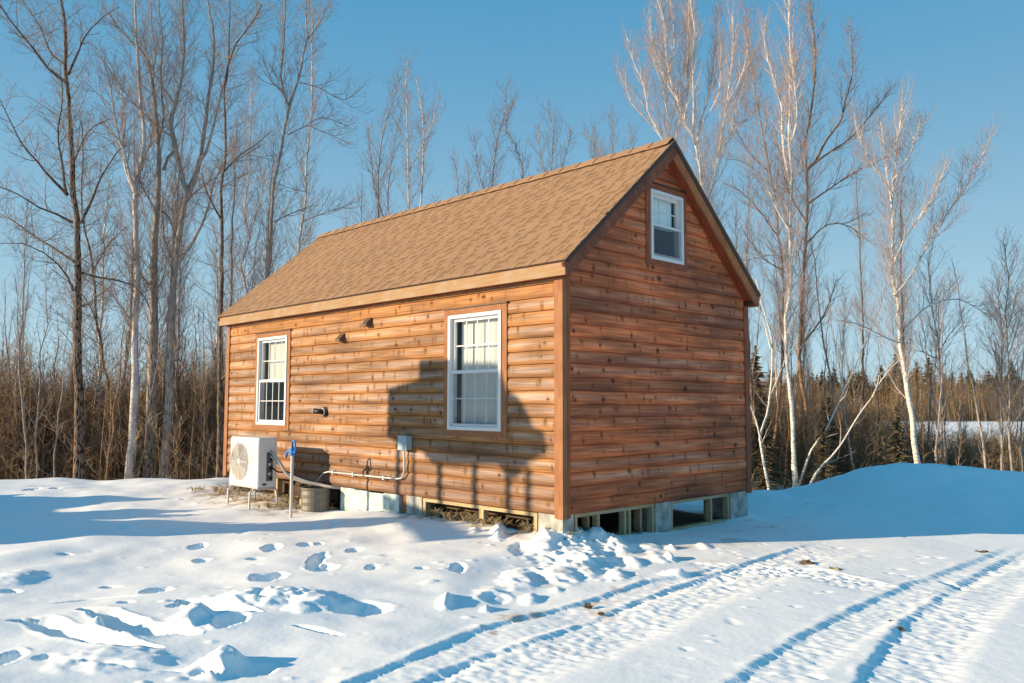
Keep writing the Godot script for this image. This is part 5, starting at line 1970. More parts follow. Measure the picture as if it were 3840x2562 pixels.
	tree("bare_tree", "grey forked bare tree with wide spreading limbs nearest the row middle", "tree", "big bare trees left of the cabin", "grey", 15, [
		[[Vector3(-14.80,-1.40,-1.82), Vector3(-14.77,-0.67,-1.81), Vector3(-14.69,0.39,-1.79), Vector3(-14.59,1.43,-1.78), Vector3(-14.57,2.27,-1.73), Vector3(-14.51,3.10,-1.72), Vector3(-14.44,3.93,-1.71), Vector3(-14.36,4.77,-1.72), Vector3(-14.31,5.19,-1.74), Vector3(-14.26,5.45,-1.77), Vector3(-14.17,6.08,-1.81), Vector3(-14.11,6.33,-1.86), Vector3(-14.19,6.71,-1.75), Vector3(-14.24,7.13,-1.67), Vector3(-14.34,7.77,-1.52), Vector3(-14.35,8.19,-1.48), Vector3(-14.26,8.61,-1.54), Vector3(-14.16,9.03,-1.61), Vector3(-14.06,9.88,-1.64), Vector3(-14.05,10.72,-1.58), Vector3(-14.03,11.58,-1.52)], 0.166, 0.027],
		[[Vector3(-14.21,6.34,-1.91), Vector3(-14.15,6.71,-2.02), Vector3(-14.12,7.20,-2.13), Vector3(-14.09,7.96,-2.21), Vector3(-14.08,8.76,-2.28), Vector3(-14.10,9.31,-2.36), Vector3(-14.09,10.34,-2.41), Vector3(-14.26,11.48,-2.27), Vector3(-14.39,12.10,-2.24)], 0.086, 0.021],
		[[Vector3(-14.18,7.17,-2.13), Vector3(-13.95,7.40,-2.21), Vector3(-13.57,8.45,-2.32), Vector3(-13.17,9.61,-2.40), Vector3(-12.96,9.85,-2.39), Vector3(-12.47,10.40,-2.61), Vector3(-12.14,10.75,-2.68)], 0.048, 0.011],
		[[Vector3(-14.32,4.76,-1.82), Vector3(-13.99,5.10,-1.96), Vector3(-13.61,5.64,-2.07), Vector3(-13.34,5.98,-2.07), Vector3(-13.09,6.34,-2.03), Vector3(-12.71,6.85,-2.09), Vector3(-12.25,7.35,-2.23)], 0.064, 0.016],
		[[Vector3(-14.42,4.56,-1.74), Vector3(-14.83,5.15,-1.65), Vector3(-15.20,5.88,-1.68), Vector3(-15.54,6.64,-1.81)], 0.043, 0.016],
		[[Vector3(-14.29,6.09,-1.86), Vector3(-14.32,6.48,-2.16), Vector3(-14.33,6.90,-2.60), Vector3(-14.27,7.46,-3.15), Vector3(-14.15,8.04,-3.80)], 0.037, 0.011],
		[[Vector3(-14.44,8.64,-1.57), Vector3(-14.43,9.14,-1.14), Vector3(-14.26,9.74,-0.75), Vector3(-14.06,10.09,-0.36)], 0.027, 0.011],
		[[Vector3(-14.42,7.77,-1.54), Vector3(-14.54,8.07,-1.11), Vector3(-14.63,8.51,-0.62), Vector3(-14.58,8.93,-0.23), Vector3(-14.50,9.32,0.15)], 0.032, 0.011],
	])
	tree("bare_tree", "straight dark bare tree rising beside the left end of the cabin", "tree", "big bare trees left of the cabin", "poplar", 16, [
		[[Vector3(-12.32,-1.39,-2.06), Vector3(-12.29,-0.51,-2.03), Vector3(-12.18,1.42,-1.95), Vector3(-12.12,2.57,-1.90), Vector3(-12.09,3.33,-1.87), Vector3(-12.04,4.10,-1.84), Vector3(-12.01,4.87,-1.81), Vector3(-12.00,5.31,-1.79), Vector3(-11.99,5.96,-1.74), Vector3(-11.94,6.47,-1.76), Vector3(-11.89,6.93,-1.78), Vector3(-11.87,7.63,-1.74), Vector3(-11.86,8.41,-1.69), Vector3(-11.81,8.80,-1.72), Vector3(-11.77,8.99,-1.76), Vector3(-11.66,9.38,-1.85), Vector3(-11.43,9.78,-2.06), Vector3(-11.24,10.27,-2.23)], 0.094, 0.015],
		[[Vector3(-11.93,8.41,-1.72), Vector3(-11.94,8.86,-1.80), Vector3(-11.98,9.87,-1.82), Vector3(-12.07,10.54,-1.85), Vector3(-12.20,11.12,-1.87)], 0.030, 0.010],
		[[Vector3(-12.04,5.32,-1.80), Vector3(-11.91,5.62,-1.52), Vector3(-11.68,5.91,-1.23), Vector3(-11.32,6.09,-1.02)], 0.030, 0.010],
		[[Vector3(-11.95,6.42,-1.77), Vector3(-11.91,6.83,-2.08), Vector3(-11.84,7.22,-2.51), Vector3(-11.85,7.63,-2.89)], 0.025, 0.010],
		[[Vector3(-11.99,6.08,-1.77), Vector3(-11.45,6.18,-1.82), Vector3(-10.72,6.20,-1.91)], 0.020, 0.007],
	])
	tree("birch_tree", "thin pale birch rising just behind the lower left roof corner", "tree", "trees behind the cabin roof", "birch", 17, [
		[[Vector3(-16.05,-1.41,-4.50), Vector3(-16.00,0.28,-4.47), Vector3(-15.85,2.71,-4.38), Vector3(-15.78,4.32,-4.30), Vector3(-15.84,4.66,-4.24), Vector3(-15.91,5.03,-4.16), Vector3(-15.87,5.28,-4.21), Vector3(-15.74,5.82,-4.32), Vector3(-15.82,6.39,-4.21), Vector3(-15.81,6.88,-4.21), Vector3(-15.73,7.50,-4.26), Vector3(-15.70,8.24,-4.25), Vector3(-15.65,9.49,-4.22), Vector3(-15.62,10.36,-4.19)], 0.055, 0.012],
		[[Vector3(-15.71,5.82,-4.30), Vector3(-15.77,6.43,-4.48), Vector3(-15.87,6.99,-4.72), Vector3(-16.04,7.82,-4.90)], 0.030, 0.012],
		[[Vector3(-15.88,4.67,-4.26), Vector3(-15.35,5.11,-4.37), Vector3(-14.83,5.53,-4.37)], 0.024, 0.009],
	])
	tree("bare_tree", "tall grey bare tree with a high fork left of the roof ridge end", "tree", "trees behind the cabin roof", "grey", 18, [
		[[Vector3(-14.28,-1.40,-4.16), Vector3(-14.23,0.34,-4.12), Vector3(-14.10,2.61,-4.02), Vector3(-14.00,4.20,-3.97), Vector3(-13.92,4.89,-4.00), Vector3(-13.89,5.51,-3.99), Vector3(-13.85,6.17,-3.99), Vector3(-13.80,6.85,-3.99), Vector3(-13.68,7.51,-4.06), Vector3(-13.58,8.19,-4.12), Vector3(-13.51,8.65,-4.17), Vector3(-13.48,8.92,-4.20), Vector3(-13.56,9.32,-4.10), Vector3(-13.62,9.78,-4.02), Vector3(-13.58,10.23,-4.04), Vector3(-13.54,10.92,-4.05), Vector3(-13.48,11.83,-4.04), Vector3(-13.46,12.53,-4.01)], 0.097, 0.017],
		[[Vector3(-13.51,8.90,-4.21), Vector3(-13.50,9.32,-4.31), Vector3(-13.47,9.78,-4.46), Vector3(-13.48,10.46,-4.58), Vector3(-13.49,10.98,-4.71), Vector3(-13.61,11.65,-4.73), Vector3(-13.70,12.54,-4.77)], 0.046, 0.011],
		[[Vector3(-13.59,11.00,-4.76), Vector3(-13.59,11.33,-4.96), Vector3(-13.64,11.66,-5.17), Vector3(-13.61,12.38,-5.45)], 0.028, 0.009],
		[[Vector3(-13.57,9.33,-4.11), Vector3(-13.58,9.53,-3.77), Vector3(-13.42,9.87,-3.49), Vector3(-13.27,10.18,-3.17)], 0.023, 0.009],
		[[Vector3(-13.56,8.24,-4.23), Vector3(-13.37,8.52,-4.63), Vector3(-13.21,8.83,-5.05), Vector3(-12.93,8.67,-5.69)], 0.023, 0.009],
		[[Vector3(-13.51,9.73,-4.55), Vector3(-13.05,9.55,-4.81), Vector3(-12.41,9.13,-5.21), Vector3(-11.88,9.39,-5.39)], 0.023, 0.009],
		[[Vector3(-13.83,5.93,-4.06), Vector3(-13.89,6.26,-4.59), Vector3(-13.96,6.63,-5.29)], 0.028, 0.011],
	])
	tree("bare_tree", "thin light bare tree behind the upper end of the sloping roof edge", "tree", "trees behind the cabin roof", "birch", 19, [
		[[Vector3(-15.98,-1.41,-6.01), Vector3(-15.93,0.25,-5.98), Vector3(-15.75,3.42,-5.85), Vector3(-15.60,5.60,-5.79), Vector3(-15.54,6.25,-5.82), Vector3(-15.48,6.75,-5.86), Vector3(-15.42,7.36,-5.89), Vector3(-15.41,8.02,-5.87), Vector3(-15.35,8.77,-5.89), Vector3(-15.28,9.53,-5.92), Vector3(-15.25,10.28,-5.92), Vector3(-15.22,11.55,-5.86), Vector3(-15.16,12.81,-5.83)], 0.064, 0.013],
		[[Vector3(-15.57,6.48,-5.82), Vector3(-15.29,6.78,-6.37), Vector3(-14.98,7.11,-7.06), Vector3(-15.09,7.38,-7.36)], 0.032, 0.013],
		[[Vector3(-15.41,7.36,-5.89), Vector3(-15.39,7.38,-5.27), Vector3(-15.14,7.35,-4.73)], 0.019, 0.010],
		[[Vector3(-15.31,9.31,-5.91), Vector3(-15.27,9.20,-6.60), Vector3(-15.39,9.12,-7.29)], 0.019, 0.010],
	])
	tree("bare_tree", "cluster of thin bare stems behind the left half of the ridge", "tree", "trees behind the cabin roof", "far", 20, [
		[[Vector3(-19.99,-1.49,-11.87), Vector3(-19.93,1.62,-11.79), Vector3(-19.72,6.54,-11.52), Vector3(-19.62,9.83,-11.35), Vector3(-19.44,11.49,-11.44), Vector3(-19.22,12.50,-11.66), Vector3(-19.05,13.52,-11.82)], 0.057, 0.016],
		[[Vector3(-19.41,7.22,-11.99), Vector3(-19.67,8.92,-11.84), Vector3(-19.61,11.17,-12.07), Vector3(-19.46,13.12,-12.45)], 0.041, 0.012],
		[[Vector3(-19.61,7.88,-11.71), Vector3(-19.57,9.76,-11.06), Vector3(-19.21,11.40,-10.59)], 0.033, 0.012],
	])
	tree("birch_tree", "pale stemmed birch rising above the middle of the ridge", "tree", "trees behind the cabin roof", "farb", 21, [
		[[Vector3(-18.44,-1.48,-12.02), Vector3(-18.37,1.61,-11.95), Vector3(-18.13,6.37,-11.74), Vector3(-18.09,8.28,-11.65), Vector3(-18.02,11.16,-11.49), Vector3(-18.02,12.94,-11.40), Vector3(-17.98,13.77,-11.45)], 0.064, 0.016],
		[[Vector3(-18.18,7.67,-11.76), Vector3(-17.98,8.50,-12.10), Vector3(-17.91,11.29,-12.15), Vector3(-18.12,12.66,-12.09), Vector3(-18.35,13.40,-12.12)], 0.048, 0.012],
		[[Vector3(-18.13,9.58,-11.61), Vector3(-17.16,11.22,-11.92), Vector3(-16.59,12.15,-11.75)], 0.032, 0.012],
	])
	tree("bare_tree", "bare tree with a light trunk behind the ridge between two smaller trees", "tree", "trees behind the cabin roof", "far", 22, [
		[[Vector3(-17.64,-1.51,-15.71), Vector3(-17.58,1.64,-15.62), Vector3(-17.40,6.72,-15.31), Vector3(-17.35,9.61,-15.13), Vector3(-17.19,11.32,-15.20), Vector3(-16.96,12.53,-15.40), Vector3(-16.93,13.58,-15.42)], 0.059, 0.017],
		[[Vector3(-17.24,8.42,-15.38), Vector3(-16.58,9.98,-16.04), Vector3(-16.85,11.39,-15.82), Vector3(-17.17,12.12,-15.65), Vector3(-16.93,13.39,-16.02)], 0.051, 0.013],
		[[Vector3(-17.55,8.44,-15.20), Vector3(-17.56,10.07,-14.63), Vector3(-17.40,11.64,-14.14)], 0.034, 0.013],
	])
	tree("bare_tree", "small bare tree peeping over the ridge right of its middle", "tree", "trees behind the cabin roof", "far", 23, [
		[[Vector3(-16.91,-1.53,-17.89), Vector3(-16.82,1.66,-17.83), Vector3(-16.55,6.90,-17.62), Vector3(-16.40,10.58,-17.48), Vector3(-16.31,12.18,-17.51), Vector3(-16.51,13.09,-17.34)], 0.052, 0.013],
		[[Vector3(-16.40,9.53,-17.55), Vector3(-16.09,11.35,-18.05), Vector3(-16.13,12.52,-18.36)], 0.035, 0.013],
		[[Vector3(-16.47,9.53,-17.47), Vector3(-16.83,11.35,-17.29), Vector3(-17.06,12.52,-17.41)], 0.035, 0.013],
	])
	tree("bare_tree", "faint bare tree low over the ridge left of the white birches", "tree", "trees behind the cabin roof", "far", 24, [
		[[Vector3(-17.12,-1.58,-21.98), Vector3(-17.04,1.71,-21.91), Vector3(-16.74,7.42,-21.67), Vector3(-16.53,11.63,-21.54), Vector3(-16.46,13.18,-21.56), Vector3(-16.58,13.98,-21.48)], 0.057, 0.014],
		[[Vector3(-16.58,10.29,-21.59), Vector3(-16.18,12.08,-22.18), Vector3(-16.18,13.54,-22.51)], 0.038, 0.014],
		[[Vector3(-16.59,10.67,-21.54), Vector3(-17.10,12.46,-21.19), Vector3(-17.68,13.34,-20.99)], 0.038, 0.014],
		[[Vector3(-22.33,1.71,-17.93), Vector3(-22.14,7.60,-17.67), Vector3(-22.20,10.97,-17.49), Vector3(-22.40,12.61,-17.38)], 0.048, 0.014],
	])
	tree("birch_tree", "tall white birch with many upright stems right behind the roof peak", "tree", "white birches behind the gable", "white", 25, [
		[[Vector3(-8.11,-1.42,-15.46), Vector3(-8.06,1.07,-15.38), Vector3(-7.92,4.78,-15.15), Vector3(-7.82,8.06,-14.92), Vector3(-7.87,8.63,-14.85), Vector3(-7.93,9.13,-14.78), Vector3(-8.01,9.45,-14.71), Vector3(-8.15,9.77,-14.58), Vector3(-8.26,10.41,-14.44), Vector3(-8.39,10.86,-14.31), Vector3(-8.46,11.49,-14.21), Vector3(-8.49,12.32,-14.15)], 0.065, 0.020],
		[[Vector3(-7.92,9.16,-14.93), Vector3(-7.87,9.82,-15.04), Vector3(-7.77,10.49,-15.25), Vector3(-7.72,11.17,-15.42), Vector3(-7.65,12.18,-15.58), Vector3(-7.65,13.01,-15.71), Vector3(-7.65,13.79,-15.85)], 0.040, 0.013],
		[[Vector3(-8.01,9.41,-14.81), Vector3(-7.89,10.38,-14.70), Vector3(-7.79,11.57,-14.52), Vector3(-7.63,12.44,-14.41), Vector3(-7.59,13.30,-14.16), Vector3(-7.47,13.72,-14.04)], 0.045, 0.013],
		[[Vector3(-8.20,9.80,-14.65), Vector3(-8.11,10.77,-14.76), Vector3(-8.14,11.76,-14.78), Vector3(-8.14,12.76,-14.86), Vector3(-8.14,13.77,-14.94), Vector3(-8.21,14.23,-15.01)], 0.040, 0.013],
		[[Vector3(-8.32,10.45,-14.52), Vector3(-8.46,11.01,-14.09), Vector3(-8.48,11.67,-13.70), Vector3(-8.53,12.06,-13.27)], 0.030, 0.013],
		[[Vector3(-7.90,9.70,-15.04), Vector3(-7.37,10.49,-15.18), Vector3(-7.09,11.31,-14.98), Vector3(-6.91,11.97,-14.65)], 0.030, 0.013],
	])
	tree("birch_tree", "white birch with straight tall stem rising from behind the roof peak", "tree", "white birches behind the gable", "white", 26, [
		[[Vector3(-9.11,-1.43,-15.22), Vector3(-9.04,2.33,-15.11), Vector3(-8.89,6.13,-14.87), Vector3(-8.76,9.37,-14.70), Vector3(-8.80,10.27,-14.61), Vector3(-8.82,11.24,-14.55), Vector3(-8.77,12.21,-14.55), Vector3(-8.79,13.19,-14.49), Vector3(-8.91,13.84,-14.35), Vector3(-8.95,14.38,-14.31)], 0.041, 0.020],
		[[Vector3(-8.77,8.05,-14.90), Vector3(-8.69,9.47,-14.93), Vector3(-8.65,10.01,-15.04), Vector3(-8.53,11.14,-15.18), Vector3(-8.44,12.34,-15.30), Vector3(-8.43,13.36,-15.37), Vector3(-8.47,14.26,-15.39)], 0.035, 0.014],
		[[Vector3(-8.82,8.69,-14.78), Vector3(-8.92,9.43,-14.49), Vector3(-9.03,9.78,-14.22), Vector3(-9.21,10.12,-13.85), Vector3(-9.35,10.45,-13.52), Vector3(-9.42,11.04,-13.21), Vector3(-9.46,11.42,-12.97)], 0.035, 0.014],
		[[Vector3(-9.11,9.64,-14.66), Vector3(-9.41,10.45,-14.43), Vector3(-9.54,11.28,-14.42), Vector3(-9.83,12.12,-14.27), Vector3(-10.03,12.98,-14.22)], 0.026, 0.014],
		[[Vector3(-8.86,10.82,-14.65), Vector3(-8.96,11.66,-14.27), Vector3(-8.90,12.41,-13.99), Vector3(-8.79,13.20,-13.74)], 0.026, 0.014],
		[[Vector3(-8.82,11.71,-14.59), Vector3(-8.67,12.47,-14.86), Vector3(-8.76,13.45,-14.90), Vector3(-8.88,14.19,-14.98)], 0.026, 0.014],
	])
	tree("birch_tree", "leaning white birch close to the right slope of the gable", "tree", "white birches behind the gable", "white", 27, [
		[[Vector3(-7.70,-1.41,-14.44), Vector3(-7.61,1.07,-14.40), Vector3(-7.37,4.63,-14.29), Vector3(-7.25,6.42,-14.26), Vector3(-7.16,7.26,-14.31), Vector3(-7.05,7.75,-14.42), Vector3(-6.92,8.65,-14.50), Vector3(-6.76,9.68,-14.61), Vector3(-6.65,10.53,-14.68), Vector3(-6.51,11.87,-14.73), Vector3(-6.52,12.61,-14.70)], 0.043, 0.019],
		[[Vector3(-6.87,8.73,-14.48), Vector3(-6.68,9.25,-14.92), Vector3(-6.46,9.77,-15.49), Vector3(-6.38,10.18,-15.97)], 0.029, 0.013],
		[[Vector3(-6.70,10.05,-14.64), Vector3(-6.40,10.47,-14.72), Vector3(-6.11,11.12,-14.70), Vector3(-5.91,11.91,-14.54)], 0.029, 0.013],
		[[Vector3(-7.00,8.37,-14.52), Vector3(-6.84,8.89,-14.83), Vector3(-6.56,10.34,-15.21), Vector3(-6.48,11.27,-15.46)], 0.024, 0.013],
	])
	tree("birch_tree", "tall white birch with a straight trunk in the clump right of the cabin", "tree", "birch clump right of the cabin", "white", 28, [
		[[Vector3(-4.37,-1.40,-13.66), Vector3(-4.36,-0.82,-13.64), Vector3(-4.35,0.12,-13.56), Vector3(-4.33,0.90,-13.50), Vector3(-4.34,1.67,-13.42), Vector3(-4.36,2.26,-13.35), Vector3(-4.35,2.85,-13.31), Vector3(-4.34,3.43,-13.29), Vector3(-4.26,3.83,-13.34), Vector3(-4.22,4.21,-13.36), Vector3(-4.17,5.26,-13.31), Vector3(-4.12,6.31,-13.27), Vector3(-4.06,7.10,-13.27), Vector3(-4.08,7.88,-13.18), Vector3(-4.00,8.94,-13.16), Vector3(-3.94,10.25,-13.10), Vector3(-3.93,11.15,-13.04), Vector3(-3.88,12.02,-13.02)], 0.072, 0.017],
		[[Vector3(-4.13,6.85,-13.32), Vector3(-4.25,7.61,-13.25), Vector3(-4.31,8.29,-13.29), Vector3(-4.36,9.18,-13.33), Vector3(-4.57,10.04,-13.23), Vector3(-4.72,10.80,-13.21), Vector3(-4.72,11.53,-13.35)], 0.039, 0.011],
		[[Vector3(-4.12,7.80,-13.23), Vector3(-3.86,8.37,-13.20), Vector3(-3.76,9.23,-12.92), Vector3(-3.68,9.95,-12.59)], 0.033, 0.011],
		[[Vector3(-4.15,5.63,-13.29), Vector3(-4.25,6.05,-12.87), Vector3(-4.31,6.71,-12.38), Vector3(-4.50,7.14,-11.75), Vector3(-4.63,7.15,-11.20)], 0.033, 0.011],
		[[Vector3(-4.22,5.00,-13.29), Vector3(-4.47,4.97,-12.81), Vector3(-4.73,4.83,-12.25), Vector3(-4.72,4.76,-11.94)], 0.028, 0.011],
	])
	tree("bare_tree", "brown barked bare tree with long right hand limbs in the birch clump", "tree", "birch clump right of the cabin", "tan", 29, [
		[[Vector3(-4.60,-1.40,-14.28), Vector3(-4.54,-0.83,-14.32), Vector3(-4.40,-0.23,-14.41), Vector3(-4.35,0.49,-14.40), Vector3(-4.36,1.29,-14.31), Vector3(-4.43,1.90,-14.20), Vector3(-4.41,2.70,-14.15), Vector3(-4.35,3.30,-14.16), Vector3(-4.28,4.30,-14.15), Vector3(-4.12,5.92,-14.15), Vector3(-4.06,7.26,-14.10), Vector3(-4.06,8.07,-14.03), Vector3(-3.91,8.88,-14.11), Vector3(-3.75,10.50,-14.12), Vector3(-3.80,11.86,-13.95), Vector3(-3.79,12.55,-13.91)], 0.074, 0.017],
		[[Vector3(-4.07,6.46,-14.14), Vector3(-3.55,6.84,-14.41), Vector3(-3.12,7.11,-14.55), Vector3(-2.61,7.36,-14.73), Vector3(-2.21,7.46,-14.79)], 0.040, 0.011],
		[[Vector3(-4.04,7.36,-14.07), Vector3(-3.63,7.89,-14.65), Vector3(-3.31,8.33,-15.21), Vector3(-2.77,9.39,-15.96), Vector3(-2.68,9.84,-16.35)], 0.046, 0.011],
		[[Vector3(-3.98,7.58,-14.40), Vector3(-3.73,8.24,-14.65), Vector3(-3.50,8.70,-14.92), Vector3(-3.38,9.38,-15.07), Vector3(-3.27,9.96,-15.22), Vector3(-3.26,10.70,-15.26), Vector3(-3.28,11.39,-15.28)], 0.046, 0.011],
		[[Vector3(-4.18,5.40,-14.15), Vector3(-3.66,5.88,-14.39), Vector3(-3.18,5.78,-14.60), Vector3(-2.72,5.29,-14.79)], 0.034, 0.011],
		[[Vector3(-4.43,2.70,-14.19), Vector3(-4.09,3.35,-14.65), Vector3(-3.94,3.95,-15.00), Vector3(-3.87,4.56,-15.28)], 0.040, 0.011],
		[[Vector3(-4.16,6.00,-14.24), Vector3(-4.50,6.73,-14.05), Vector3(-4.72,7.60,-14.03), Vector3(-4.90,8.61,-14.06)], 0.034, 0.011],
	])
	tree("bare_tree", "slim tan bare tree leaning left at the edge of the birch clump", "tree", "birch clump right of the cabin", "tan", 30, [
		[[Vector3(-5.31,-1.40,-13.99), Vector3(-5.28,-0.91,-13.99), Vector3(-4.96,1.51,-14.09), Vector3(-4.78,3.79,-14.05), Vector3(-4.76,4.89,-14.00), Vector3(-4.81,5.66,-13.90), Vector3(-4.81,6.53,-13.85), Vector3(-4.90,7.36,-13.72), Vector3(-4.99,8.30,-13.57), Vector3(-5.11,9.84,-13.33), Vector3(-5.18,10.94,-13.18), Vector3(-5.19,11.82,-13.13)], 0.052, 0.012],
		[[Vector3(-4.81,5.66,-13.90), Vector3(-5.23,6.42,-13.63), Vector3(-5.63,6.95,-13.45), Vector3(-6.07,7.24,-13.30)], 0.029, 0.012],
		[[Vector3(-4.85,7.32,-13.68), Vector3(-5.10,7.82,-13.00), Vector3(-5.14,8.28,-12.42)], 0.023, 0.009],
		[[Vector3(-4.78,4.76,-14.04), Vector3(-5.00,5.06,-13.40), Vector3(-5.19,5.79,-12.64)], 0.023, 0.009],
	])
	tree("birch_tree", "small crooked white birch right against the cabin corner", "tree", "birch clump right of the cabin", "lean", 31, [
		[[Vector3(-3.69,-1.40,-11.17), Vector3(-3.73,-0.66,-11.10), Vector3(-3.78,-0.23,-11.03), Vector3(-3.83,0.40,-10.94), Vector3(-3.79,0.62,-10.98), Vector3(-3.71,0.92,-11.06), Vector3(-3.64,1.45,-11.11), Vector3(-3.58,2.15,-11.13), Vector3(-3.59,2.85,-11.08), Vector3(-3.72,3.56,-10.91), Vector3(-3.78,4.07,-10.83)], 0.040, 0.015],
		[[Vector3(-3.82,0.37,-10.97), Vector3(-3.83,0.82,-10.79), Vector3(-3.87,1.20,-10.57), Vector3(-3.85,1.46,-10.40)], 0.030, 0.015],
		[[Vector3(-3.58,2.46,-11.06), Vector3(-3.76,3.18,-11.05), Vector3(-4.03,3.61,-11.05)], 0.020, 0.007],
		[[Vector3(-3.67,1.26,-11.10), Vector3(-3.46,2.17,-11.47), Vector3(-3.33,2.69,-11.87)], 0.015, 0.007],
	])
	tree("birch_tree", "thick white birch leaning left behind the blue shaded snow mound", "tree", "birches behind the snow mound", "white", 32, [
		[[Vector3(-1.97,-1.40,-15.50), Vector3(-2.00,-0.30,-15.42), Vector3(-2.04,0.33,-15.32), Vector3(-2.04,0.91,-15.28), Vector3(-2.09,1.48,-15.17), Vector3(-2.12,2.06,-15.10), Vector3(-2.17,2.63,-15.00), Vector3(-2.16,3.21,-14.97), Vector3(-2.17,3.97,-14.90), Vector3(-2.22,4.16,-14.84), Vector3(-2.22,4.68,-14.81), Vector3(-2.17,5.71,-14.77), Vector3(-2.13,6.48,-14.74), Vector3(-2.08,6.99,-14.77), Vector3(-2.00,7.77,-14.78), Vector3(-1.91,8.29,-14.84), Vector3(-1.85,8.81,-14.87)], 0.093, 0.016],
		[[Vector3(-2.12,6.47,-14.71), Vector3(-2.25,6.89,-14.31), Vector3(-2.39,7.33,-13.83), Vector3(-2.39,7.67,-13.48), Vector3(-2.37,8.18,-13.12)], 0.033, 0.011],
		[[Vector3(-2.06,6.83,-14.73), Vector3(-1.92,7.28,-15.04), Vector3(-1.82,7.75,-15.37), Vector3(-1.81,8.24,-15.65), Vector3(-1.65,8.64,-16.10)], 0.038, 0.011],
		[[Vector3(-2.22,3.90,-14.81), Vector3(-1.91,4.42,-15.17), Vector3(-1.58,5.26,-15.55), Vector3(-1.29,5.96,-15.92), Vector3(-0.96,6.66,-16.33), Vector3(-0.53,7.78,-16.80), Vector3(-0.44,8.19,-17.03)], 0.044, 0.011],
		[[Vector3(-2.18,4.73,-14.83), Vector3(-1.92,5.32,-14.87), Vector3(-1.55,5.90,-14.98), Vector3(-1.26,6.31,-15.00), Vector3(-0.95,6.96,-14.99)], 0.038, 0.011],
		[[Vector3(-2.15,6.21,-14.70), Vector3(-2.25,7.02,-14.70), Vector3(-2.32,7.74,-14.80), Vector3(-2.43,8.43,-14.89)], 0.027, 0.011],
		[[Vector3(-2.19,2.71,-15.04), Vector3(-2.31,2.81,-14.69), Vector3(-2.49,2.98,-14.21), Vector3(-2.65,3.15,-13.71), Vector3(-2.86,3.20,-13.15)], 0.027, 0.011],
		[[Vector3(-2.06,3.13,-15.13), Vector3(-1.77,3.57,-15.50), Vector3(-1.53,3.77,-15.89), Vector3(-1.24,3.87,-16.35), Vector3(-0.92,3.65,-16.90), Vector3(-0.75,3.39,-17.30)], 0.033, 0.011],
	])
	tree("bare_tree", "thin upright bare tree right of the leaning white birch", "tree", "birches behind the snow mound", "grey", 33, [
		[[Vector3(-1.98,-1.40,-17.36), Vector3(-1.97,-0.45,-17.33), Vector3(-1.96,0.49,-17.28), Vector3(-1.95,1.71,-17.20), Vector3(-1.97,2.32,-17.17), Vector3(-1.98,2.93,-17.14), Vector3(-2.05,3.55,-17.07), Vector3(-2.09,4.17,-17.02), Vector3(-2.10,4.79,-17.00), Vector3(-2.07,5.33,-17.03)], 0.046, 0.012],
		[[Vector3(-1.97,2.60,-17.14), Vector3(-1.80,3.11,-17.57), Vector3(-1.65,3.47,-18.10)], 0.023, 0.009],
		[[Vector3(-1.97,2.40,-17.17), Vector3(-2.19,2.59,-16.61), Vector3(-2.12,3.09,-16.22)], 0.023, 0.009],
	])
	tree("leaning_birch", "bare pale birch leaning steeply right from the foot of the clump", "tree", "leaning stems beside the snow mound", "lean", 34, [
		[[Vector3(-3.64,-1.40,-12.33), Vector3(-3.33,-0.46,-12.64), Vector3(-3.07,-0.07,-12.91), Vector3(-2.80,0.44,-13.18), Vector3(-2.59,0.92,-13.40), Vector3(-2.38,1.32,-13.64), Vector3(-2.24,1.69,-13.81), Vector3(-2.05,2.06,-14.04), Vector3(-1.88,2.30,-14.26)], 0.034, 0.016],
		[[Vector3(-2.33,1.36,-13.61), Vector3(-2.27,1.65,-13.75), Vector3(-2.27,1.87,-13.88), Vector3(-1.99,2.29,-14.29)], 0.016, 0.008],
	])
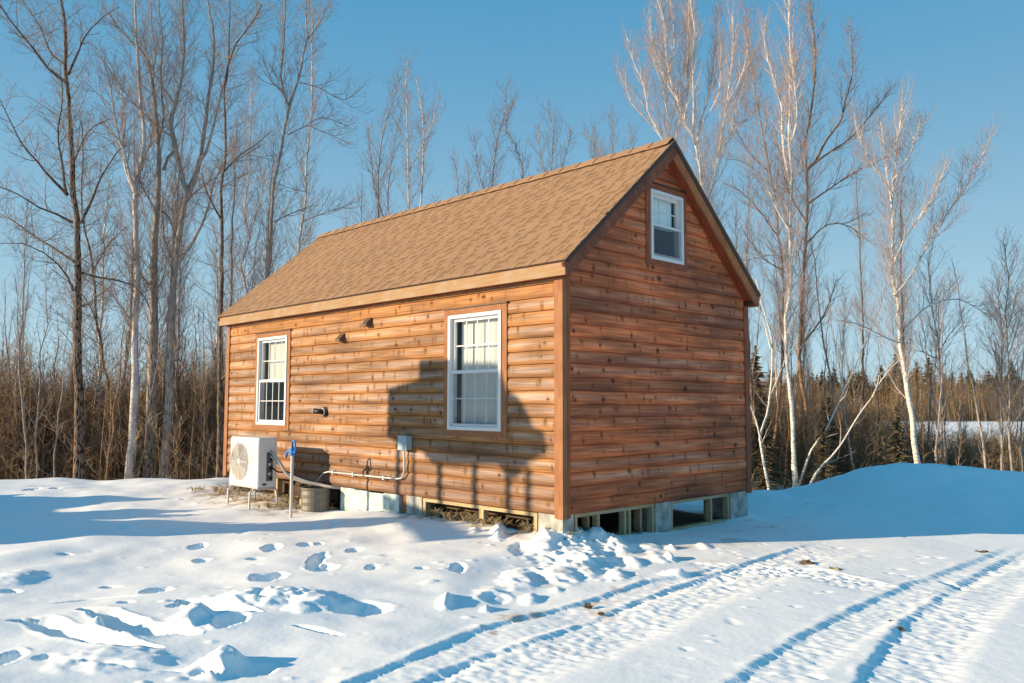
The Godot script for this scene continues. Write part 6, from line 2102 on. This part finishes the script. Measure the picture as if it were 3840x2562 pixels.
	tree("leaning_birch", "second leaning pale birch stem reaching higher behind the first", "tree", "leaning stems beside the snow mound", "lean", 35, [
		[[Vector3(-4.50,-1.40,-13.71), Vector3(-4.13,-0.01,-14.07), Vector3(-3.89,0.42,-14.30), Vector3(-3.69,0.97,-14.50), Vector3(-3.47,1.61,-14.70), Vector3(-3.27,2.16,-14.90), Vector3(-3.12,2.68,-15.06), Vector3(-2.94,3.20,-15.24), Vector3(-2.76,3.84,-15.42), Vector3(-2.67,4.32,-15.53)], 0.039, 0.011],
		[[Vector3(-3.53,1.45,-14.67), Vector3(-3.57,2.00,-14.67), Vector3(-3.65,2.41,-14.69), Vector3(-3.76,3.29,-14.64), Vector3(-3.83,4.11,-14.65)], 0.028, 0.011],
	])
	tree("bare_tree", "dark slim bare tree nearest the right edge of the photo", "tree", "thin trees at the right edge", "grey", 36, [
		[[Vector3(-0.47,-1.40,-17.62), Vector3(-0.47,-0.57,-17.59), Vector3(-0.49,0.32,-17.52), Vector3(-0.44,1.30,-17.52), Vector3(-0.43,2.08,-17.50), Vector3(-0.43,2.87,-17.47), Vector3(-0.43,3.66,-17.46), Vector3(-0.36,4.29,-17.53), Vector3(-0.40,5.33,-17.46)], 0.044, 0.011],
		[[Vector3(-0.41,2.47,-17.46), Vector3(-0.29,3.07,-17.77), Vector3(-0.21,3.69,-18.11)], 0.022, 0.008],
		[[Vector3(-0.41,2.74,-17.44), Vector3(-0.48,3.31,-17.05), Vector3(-0.49,3.75,-16.67)], 0.022, 0.008],
	])
	tree("bare_tree", "thin bare tree beside the slim tree at the right edge", "tree", "thin trees at the right edge", "grey", 37, [
		[[Vector3(-0.86,-1.40,-18.07), Vector3(-0.84,-0.50,-18.06), Vector3(-0.80,0.50,-18.06), Vector3(-0.79,1.30,-18.06), Vector3(-0.70,2.92,-18.07), Vector3(-0.73,3.73,-18.05), Vector3(-0.74,4.47,-18.06)], 0.046, 0.011],
		[[Vector3(-0.73,2.11,-18.03), Vector3(-0.94,2.72,-18.01), Vector3(-1.04,3.15,-18.18)], 0.023, 0.009],
		[[Vector3(-0.68,2.91,-18.00), Vector3(-0.53,3.53,-18.34), Vector3(-0.47,4.17,-18.65)], 0.023, 0.009],
	])
	heat_pump()
	hydrant()
	culvert()
	stand()
	debris()
	conifers()
	slender_trees()
	thicket()
